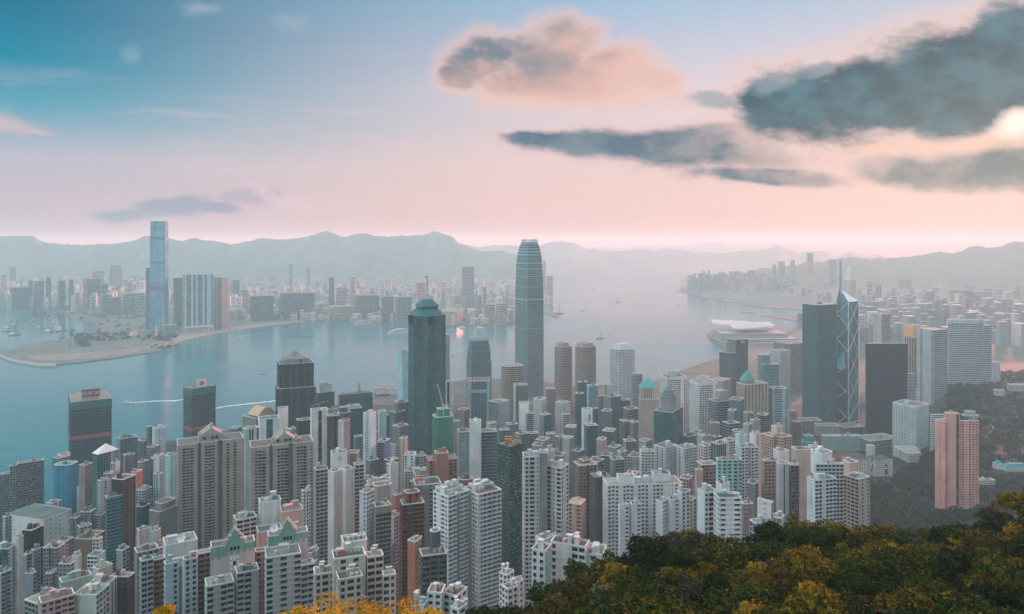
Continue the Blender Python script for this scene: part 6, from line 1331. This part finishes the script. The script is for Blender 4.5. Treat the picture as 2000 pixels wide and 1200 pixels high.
# park and hillside woods: one mass of crowns
r = np.random.default_rng(4); wood = leaf_mat('park_leaves', lin(22,46,36), lin(34,60,44), lin(52,66,44), .8); V = []; rn = []
def blob(x, y, z, rad, n, leaf):
    d = r.normal(size=(n, 3)); d[:,2] = np.abs(d[:,2])-.2; d /= np.linalg.norm(d, axis=1)[:,None]; p = np.array((x,y,z))+d*rad*r.uniform(.75,1.05,(n,1))*np.array((1,1,.8)); nrm = d*.7+r.normal(size=(n,3))*.5; nrm /= np.linalg.norm(nrm, axis=1)[:,None]
    t = np.cross(nrm, r.normal(size=(n,3))); t /= np.linalg.norm(t, axis=1)[:,None]; bt = np.cross(nrm, t); s = leaf*r.uniform(.6,1.3,(n,1)); V.append(np.stack([p-t*s,p-bt*s*.6,p+t*s,p+bt*s*.6],1)); rn.append(r.random(n))
KEEP = [(1640,1748,1000,1100),(1738,1802,1090,1170),(1600,1762,1180,1300),(1935,2020,985,1040),(1740,1856,1140,1215),(1924,1948,1245,1275),(1822,1916,860,935),(1900,1950,945,975),(1868,1920,1315,1360)]
cnt = 0
while cnt < 5200:
    px = r.uniform(1585, 2120); D = r.uniform(540, 2000) if r.random() < .75 else r.uniform(450, 900)
    if px < 1705 and not (850 < D < 1130): continue
    if px < 1800 and D > 1260 or (px < 1850 and D > 1430): continue
    if any(a < px < c and d0 < D < d1 for a, c, d0, d1 in KEEP): continue
    x = PX(px, D); rad = r.uniform(3, 6.5); z = ground(x, D)+rad*r.uniform(.2, .7); blob(x, D, z, rad, 26, rad*.42); cnt += 1
for i in range(70):   # wooded patch on the western reclamation and the park by the supertall
    px = r.uniform(120, 345); row = r.uniform(606, 684)
    if not (row > 632+ (px-345)*-.12*0 or px > 185): continue
    if row > 668 and px < 150: continue
    D = SEA_D(row); blob(PX(px, D), D, 5, r.uniform(7, 14), 14, 5.0)
for (px0, px1, r0, r1, k) in ((150,175,655,680,40),(175,270,652,668,40),(288,345,650,668,40),(8,130,598,606,50),(60,280,600,625,70)):
    for i in range(k): row = r.uniform(r0, r1); D = SEA_D(row); blob(PX(r.uniform(px0, px1), D), D, 6, r.uniform(6, 13), 12, 5.0)
V = np.concatenate(V); rn = np.concatenate(rn); N = len(V); me = bpy.data.meshes.new('woodland'); me.vertices.add(N*4); me.vertices.foreach_set('co', V.astype(np.float32).ravel()); me.loops.add(N*4); me.loops.foreach_set('vertex_index', np.arange(N*4, dtype=np.int32)); me.polygons.add(N); me.polygons.foreach_set('loop_start', np.arange(0, N*4, 4, dtype=np.int32))
try: me.polygons.foreach_set('loop_total', np.full(N, 4, np.int32))
except Exception: pass
me.update(calc_edges=True); at = me.attributes.new('rnd', 'FLOAT', 'FACE'); at.data.foreach_set('value', rn.astype(np.float32)); tag(finish('woodland', me, [wood]), kind='stuff')
# two cypresses by the mansion
for px, row, D, lab in ((1703,888,1040,'dark cypress in front of the mansion, left of two'),(1731,902,1030,'dark cypress in front of the mansion, right of two')):
    x = PX(px, D); z = ground(x, D); root = empty('cypress', (x, D, z), lab, 'tree'); hgt = PZ(row, D)-z
    cm = crown_mesh('crown', 2.6, hgt*.9, 900, .9, 9, px, LM['dark'], True); o = bpy.data.objects.new('crown', cm); COL.objects.link(o); o.parent = root; o.location = (0,0,hgt*.08)
    m2 = MB(); m2.tube((0,0,-1), (0,0,hgt*.5), .35, 0, 6, .2); t_ = m2.build('trunk', bark); t_.parent = root
# ------------------------------------------------------------------ boats, wakes, cranes and works
white = simple_mat('boat_white', lin(214,216,214), .5); hullm = simple_mat('boat_hull', lin(70,88,96), .6); dark_h = simple_mat('barge_dark', lin(64,76,80), .7); redm = simple_mat('boat_red', lin(160,70,60), .6)
def hull(m2, L, W, h, mi=0, bow=.25):
    P = [(-L/2,-W/2),(L/2-L*bow,-W/2),(L/2,0),(L/2-L*bow,W/2),(-L/2,W/2)]; Q = [(x*.94, y*.8) for x, y in P]; m2.frustum(Q, -.6, P, h, mi)
def boat(name, label, px, row, L, yaw, kind='ferry', group=None, cat='boat'):
    D = SEA_D(row); root = empty(name, (PX(px, D), D, 0), label, cat, group); root.rotation_euler = (0, 0, yaw); W = L*.26
    def part(nm, m2, mats): o = m2.build(nm, mats); o.parent = root; return o
    m2 = MB(); hull(m2, L, W, L*.075, 0); part('hull', m2, white if kind in ('ferry','cruise') else dark_h)
    if kind == 'ferry':
        m2 = MB(); m2.box((-L*.06,0,L*.075), L*.62, W*.8, L*.07); m2.box((-L*.02,0,L*.145), L*.36, W*.6, L*.05); part('cabin', m2, white)
        m2 = MB(); m2.box((-L*.06,0,L*.10), L*.63, W*.82, L*.02); part('window_band', m2, simple_mat('cabin_glass', lin(40,50,56), .3)); m2 = MB(); m2.box((-L*.22,0,L*.145), L*.12, W*.4, L*.06); part('funnel', m2, redm)
    elif kind == 'cruise':
        for i in range(4):
            m2 = MB(); m2.box((-L*.03*i-L*.02,0,L*.075+i*L*.032), L*(.86-.12*i), W*(.86-.06*i), L*.026); part('deck', m2, white)
            m2 = MB(); m2.box((-L*.03*i-L*.02,0,L*.081+i*L*.032), L*(.865-.12*i), W*(.868-.06*i), L*.009); part('window_band', m2, simple_mat('cabin_glass', lin(40,50,56), .3))
        m2 = MB(); m2.frustum([(-L*.3,-W*.2),(-L*.18,-W*.2),(-L*.18,W*.2),(-L*.3,W*.2)], L*.2, [(-L*.32,-W*.15),(-L*.24,-W*.15),(-L*.24,W*.15),(-L*.32,W*.15)], L*.26); part('funnel', m2, hullm)
    elif kind == 'crane':
        m2 = MB(); m2.box((-L*.3,0,L*.075), L*.22, W*.6, L*.18); part('cabin', m2, white); m2 = MB(); m2.tube((L*.05,0,L*.075), (L*.12,0,L*.95), L*.03, 0, 5, L*.015); m2.tube((L*.3,0,L*.075), (L*.12,0,L*.9), L*.012, 0, 4); m2.tube((-L*.2,0,L*.1), (L*.1,0,L*.8), L*.012, 0, 4); part('derrick', m2, hullm)
    else:
        m2 = MB(); m2.box((-L*.28,0,L*.075), L*.25, W*.7, L*.12); part('cabin', m2, white)
    return root
boat('ferry_boat', 'white fast ferry heading left with a long foaming wake', 248, 787, 24, math.pi-.12, 'ferry')
boat('cruise_ship', 'white ferry berthed end on at the far pier', 708, 633, 92, 3.6, 'cruise', cat='ship')
boat('cruise_ship', 'white many decked cruise ship left of the star tower', 781, 652, 112, .42+math.pi, 'cruise', cat='ship')
boat('work_boat', 'small dark boat left of the dark pointed tower', 513, 731, 16, .3, 'work'); boat('crane_barge', 'crane barge with tall derrick in mid harbour', 1172, 662, 34, 0.1, 'crane', cat='barge')
boat('crane_barge', 'far crane barge on the pale water, upper middle', 1208, 590, 34, .2, 'crane', cat='barge'); boat('crane_barge', 'farthest small barge mast on the pale water', 1157, 568, 32, .1, 'crane', cat='barge')
boat('crane_barge', 'larger crane barge moored beside the tallest tower', 1090, 613, 62, .1, 'crane', cat='barge'); boat('crane_barge', 'smaller crane barge moored beside the tallest tower', 1076, 604, 44, .3, 'crane', cat='barge')
boat('work_boat', 'low boat right of the moored crane barges', 1139, 608, 30, .2, 'work'); boat('work_boat', 'small boat near the misty shore point', 1323, 595, 26, .1, 'work'); boat('crane_barge', 'small barge off the misty shore', 1415, 601, 28, .3, 'crane', cat='barge'); boat('crane_barge', 'barge close under the misty shore', 1370, 584, 40, .1, 'crane', cat='barge')
boat('ferry_boat', 'green white ferry at the far point pier, left of two', 902, 641, 42, 2.9, 'ferry'); boat('ferry_boat', 'green white ferry at the far point pier, right of two', 936, 641, 44, 2.9, 'ferry'); boat('work_boat', 'little boat between the star tower and the shorter stepped tower', 885, 695, 14, 1.0, 'work'); boat('work_boat', 'tiny boat right of the crane barge with tall derrick', 1193, 655, 14, .3, 'work')
r4 = random.Random(3)
for i in range(38):
    px, row = r4.uniform(2, 125), r4.uniform(618, 650)
    if i < 8: px, row = r4.uniform(75, 130), r4.uniform(640, 652)
    elif i < 14: px, row = r4.uniform(-6, 32), r4.uniform(636, 656)
    elif i < 26: px, row = r4.uniform(0, 110), r4.uniform(618, 634)
    k = 'crane' if i < 14 and i % 2 else 'work'; boat('moored_barge' if i < 14 else 'moored_boat', 'dark barge moored in the typhoon shelter' if i < 14 else 'small boat moored in the typhoon shelter', px, row, 44 if i < 14 else r4.uniform(16, 26), r4.uniform(-.4, .4), k, 'dark barges moored in the typhoon shelter' if i < 14 else 'small boats moored in the typhoon shelter', 'barge' if i < 14 else 'boat')
foam = simple_mat('foam', lin(206,216,218), .8, var=.25, scale=.2)
def wake(pts, w0, w1, z=.25):
    m2 = MB(); n = len(pts)-1; P = [(PX(px, SEA_D(row)), SEA_D(row)) for px, row in pts]; rr = random.Random(int(pts[0][0])); sub = []
    for i in range(n):
        for k in range(8): f = k/8; sub.append((P[i][0]+(P[i+1][0]-P[i][0])*f, P[i][1]+(P[i+1][1]-P[i][1])*f))
    sub.append(P[-1]); N = len(sub); prev = None
    for i, (x, y) in enumerate(sub):
        w = (w0+(w1-w0)*i/N)*rr.uniform(.45, 1.2); c = ((x, y-w/2, z), (x, y+w/2, z))
        if prev: m2.quad(prev[0], c[0], c[1], prev[1])
        prev = c
    o = m2.build('wake', foam); tag(o, kind='structure')
wake([(255,787),(300,784),(345,783),(356,781)], 9, 20); wake([(421,798),(450,793),(500,788),(541,783)], 14, 16); wake([(450,662),(500,652),(575,639)], 14, 6); wake([(880,690),(905,684),(912,683)], 5, 7); wake([(1088,648),(1110,643),(1130,638)], 5, 3); wake([(520,730),(540,729)], 3, 5)
# tower cranes and works by the supertall
def tower_crane(label, px, row, hgt, jib, yaw):
    D = SEA_D(row, 3); root = empty('tower_crane', (PX(px, D), D, 3), label, 'crane'); om = simple_mat('crane_orange', lin(176,112,84), .6)
    m2 = MB(); m2.tube((0,0,0), (0,0,hgt), 1.3, 0, 4); t_ = m2.build('mast', om); t_.parent = root
    m2 = MB(); c, s = math.cos(yaw), math.sin(yaw); m2.tube((-c*jib*.3,-s*jib*.3,hgt-1), (c*jib,s*jib,hgt+jib*.12), 1.1, 0, 4); m2.tube((0,0,hgt), (0,0,hgt+8), .7, 0, 4); m2.tube((0,0,hgt+8), (c*jib*.8,s*jib*.8,hgt+jib*.1), .4, 0, 4); t_ = m2.build('jib', om); t_.parent = root
tower_crane('tower crane left of the supertall foot', 293, 640, 62, 40, math.pi-.1); tower_crane('tower crane right of the supertall foot', 322, 634, 66, 50, .05); tower_crane('short tower crane on the building site below the supertall', 312, 652, 60, 16, .4)
low('site_building', 'green netted low site block below the supertall', 3050, [b(316,322,346,636,R='X',L='X',col=(84,132,116),zb=3,clut=0,r=.6)], 'building site')
low('site_building', 'pale concrete core on the building site below the supertall', 2980, [b(301,303,308,638,R='X',L='X',col=(190,176,166),zb=3,clut=0)], 'building site')
low('warehouse', 'teal warehouse with dark glass on the sandy point', 2640, [b(108,111,134,690,R='R',L='R',col=(120,156,162),zb=3,clut=0), b(115,117,131,685,R='X',L='X',col=(84,124,134),zb=3,dD=10,clut=0), b(134,137,140,691,R='X',L='X',col=(206,196,190),zb=3,dD=6,clut=0)], 'warehouse')
low('warehouse', 'long teal roofed shed on the sandy point', 2760, [b(174,177,212,680,R='X',L='X',col=(76,124,128),zb=3,clut=0,r=.5)], 'warehouse')
low('silo_block', 'orange and white plant building on the sandy shore', 2760, [b(308,311,319,668,R='X',L='X',col=(206,160,112),zb=3,clut=0), b(298,301,309,671,R='R',L='X',col=(150,176,182),zb=3,dD=-4,clut=0)], 'plant building')
low('warehouse', 'sandy orange shed above the reclaimed shore', 3050, [b(252,262,270,649,R='X',L='X',col=(206,176,146),zb=3,clut=0)], 'warehouse')
r5 = random.Random(12)
for i in range(46):
    px = r5.uniform(30, 330); row = r5.uniform(672, 704)-max(0, (px-150))*.10
    D = SEA_D(row, 3); bld('site_hut', 'small hut on the sandy reclaimed point', D, [b(px, px+.5, px+r5.uniform(3, 8), row-r5.uniform(1.5, 3.5), R='X', L='X', col=r5.choice([(196,186,176),(150,160,160),(120,136,136),(178,150,128)]), zb=3, clut=0, par=.2)], 'hut', group='huts on the sandy reclaimed point', near=False)
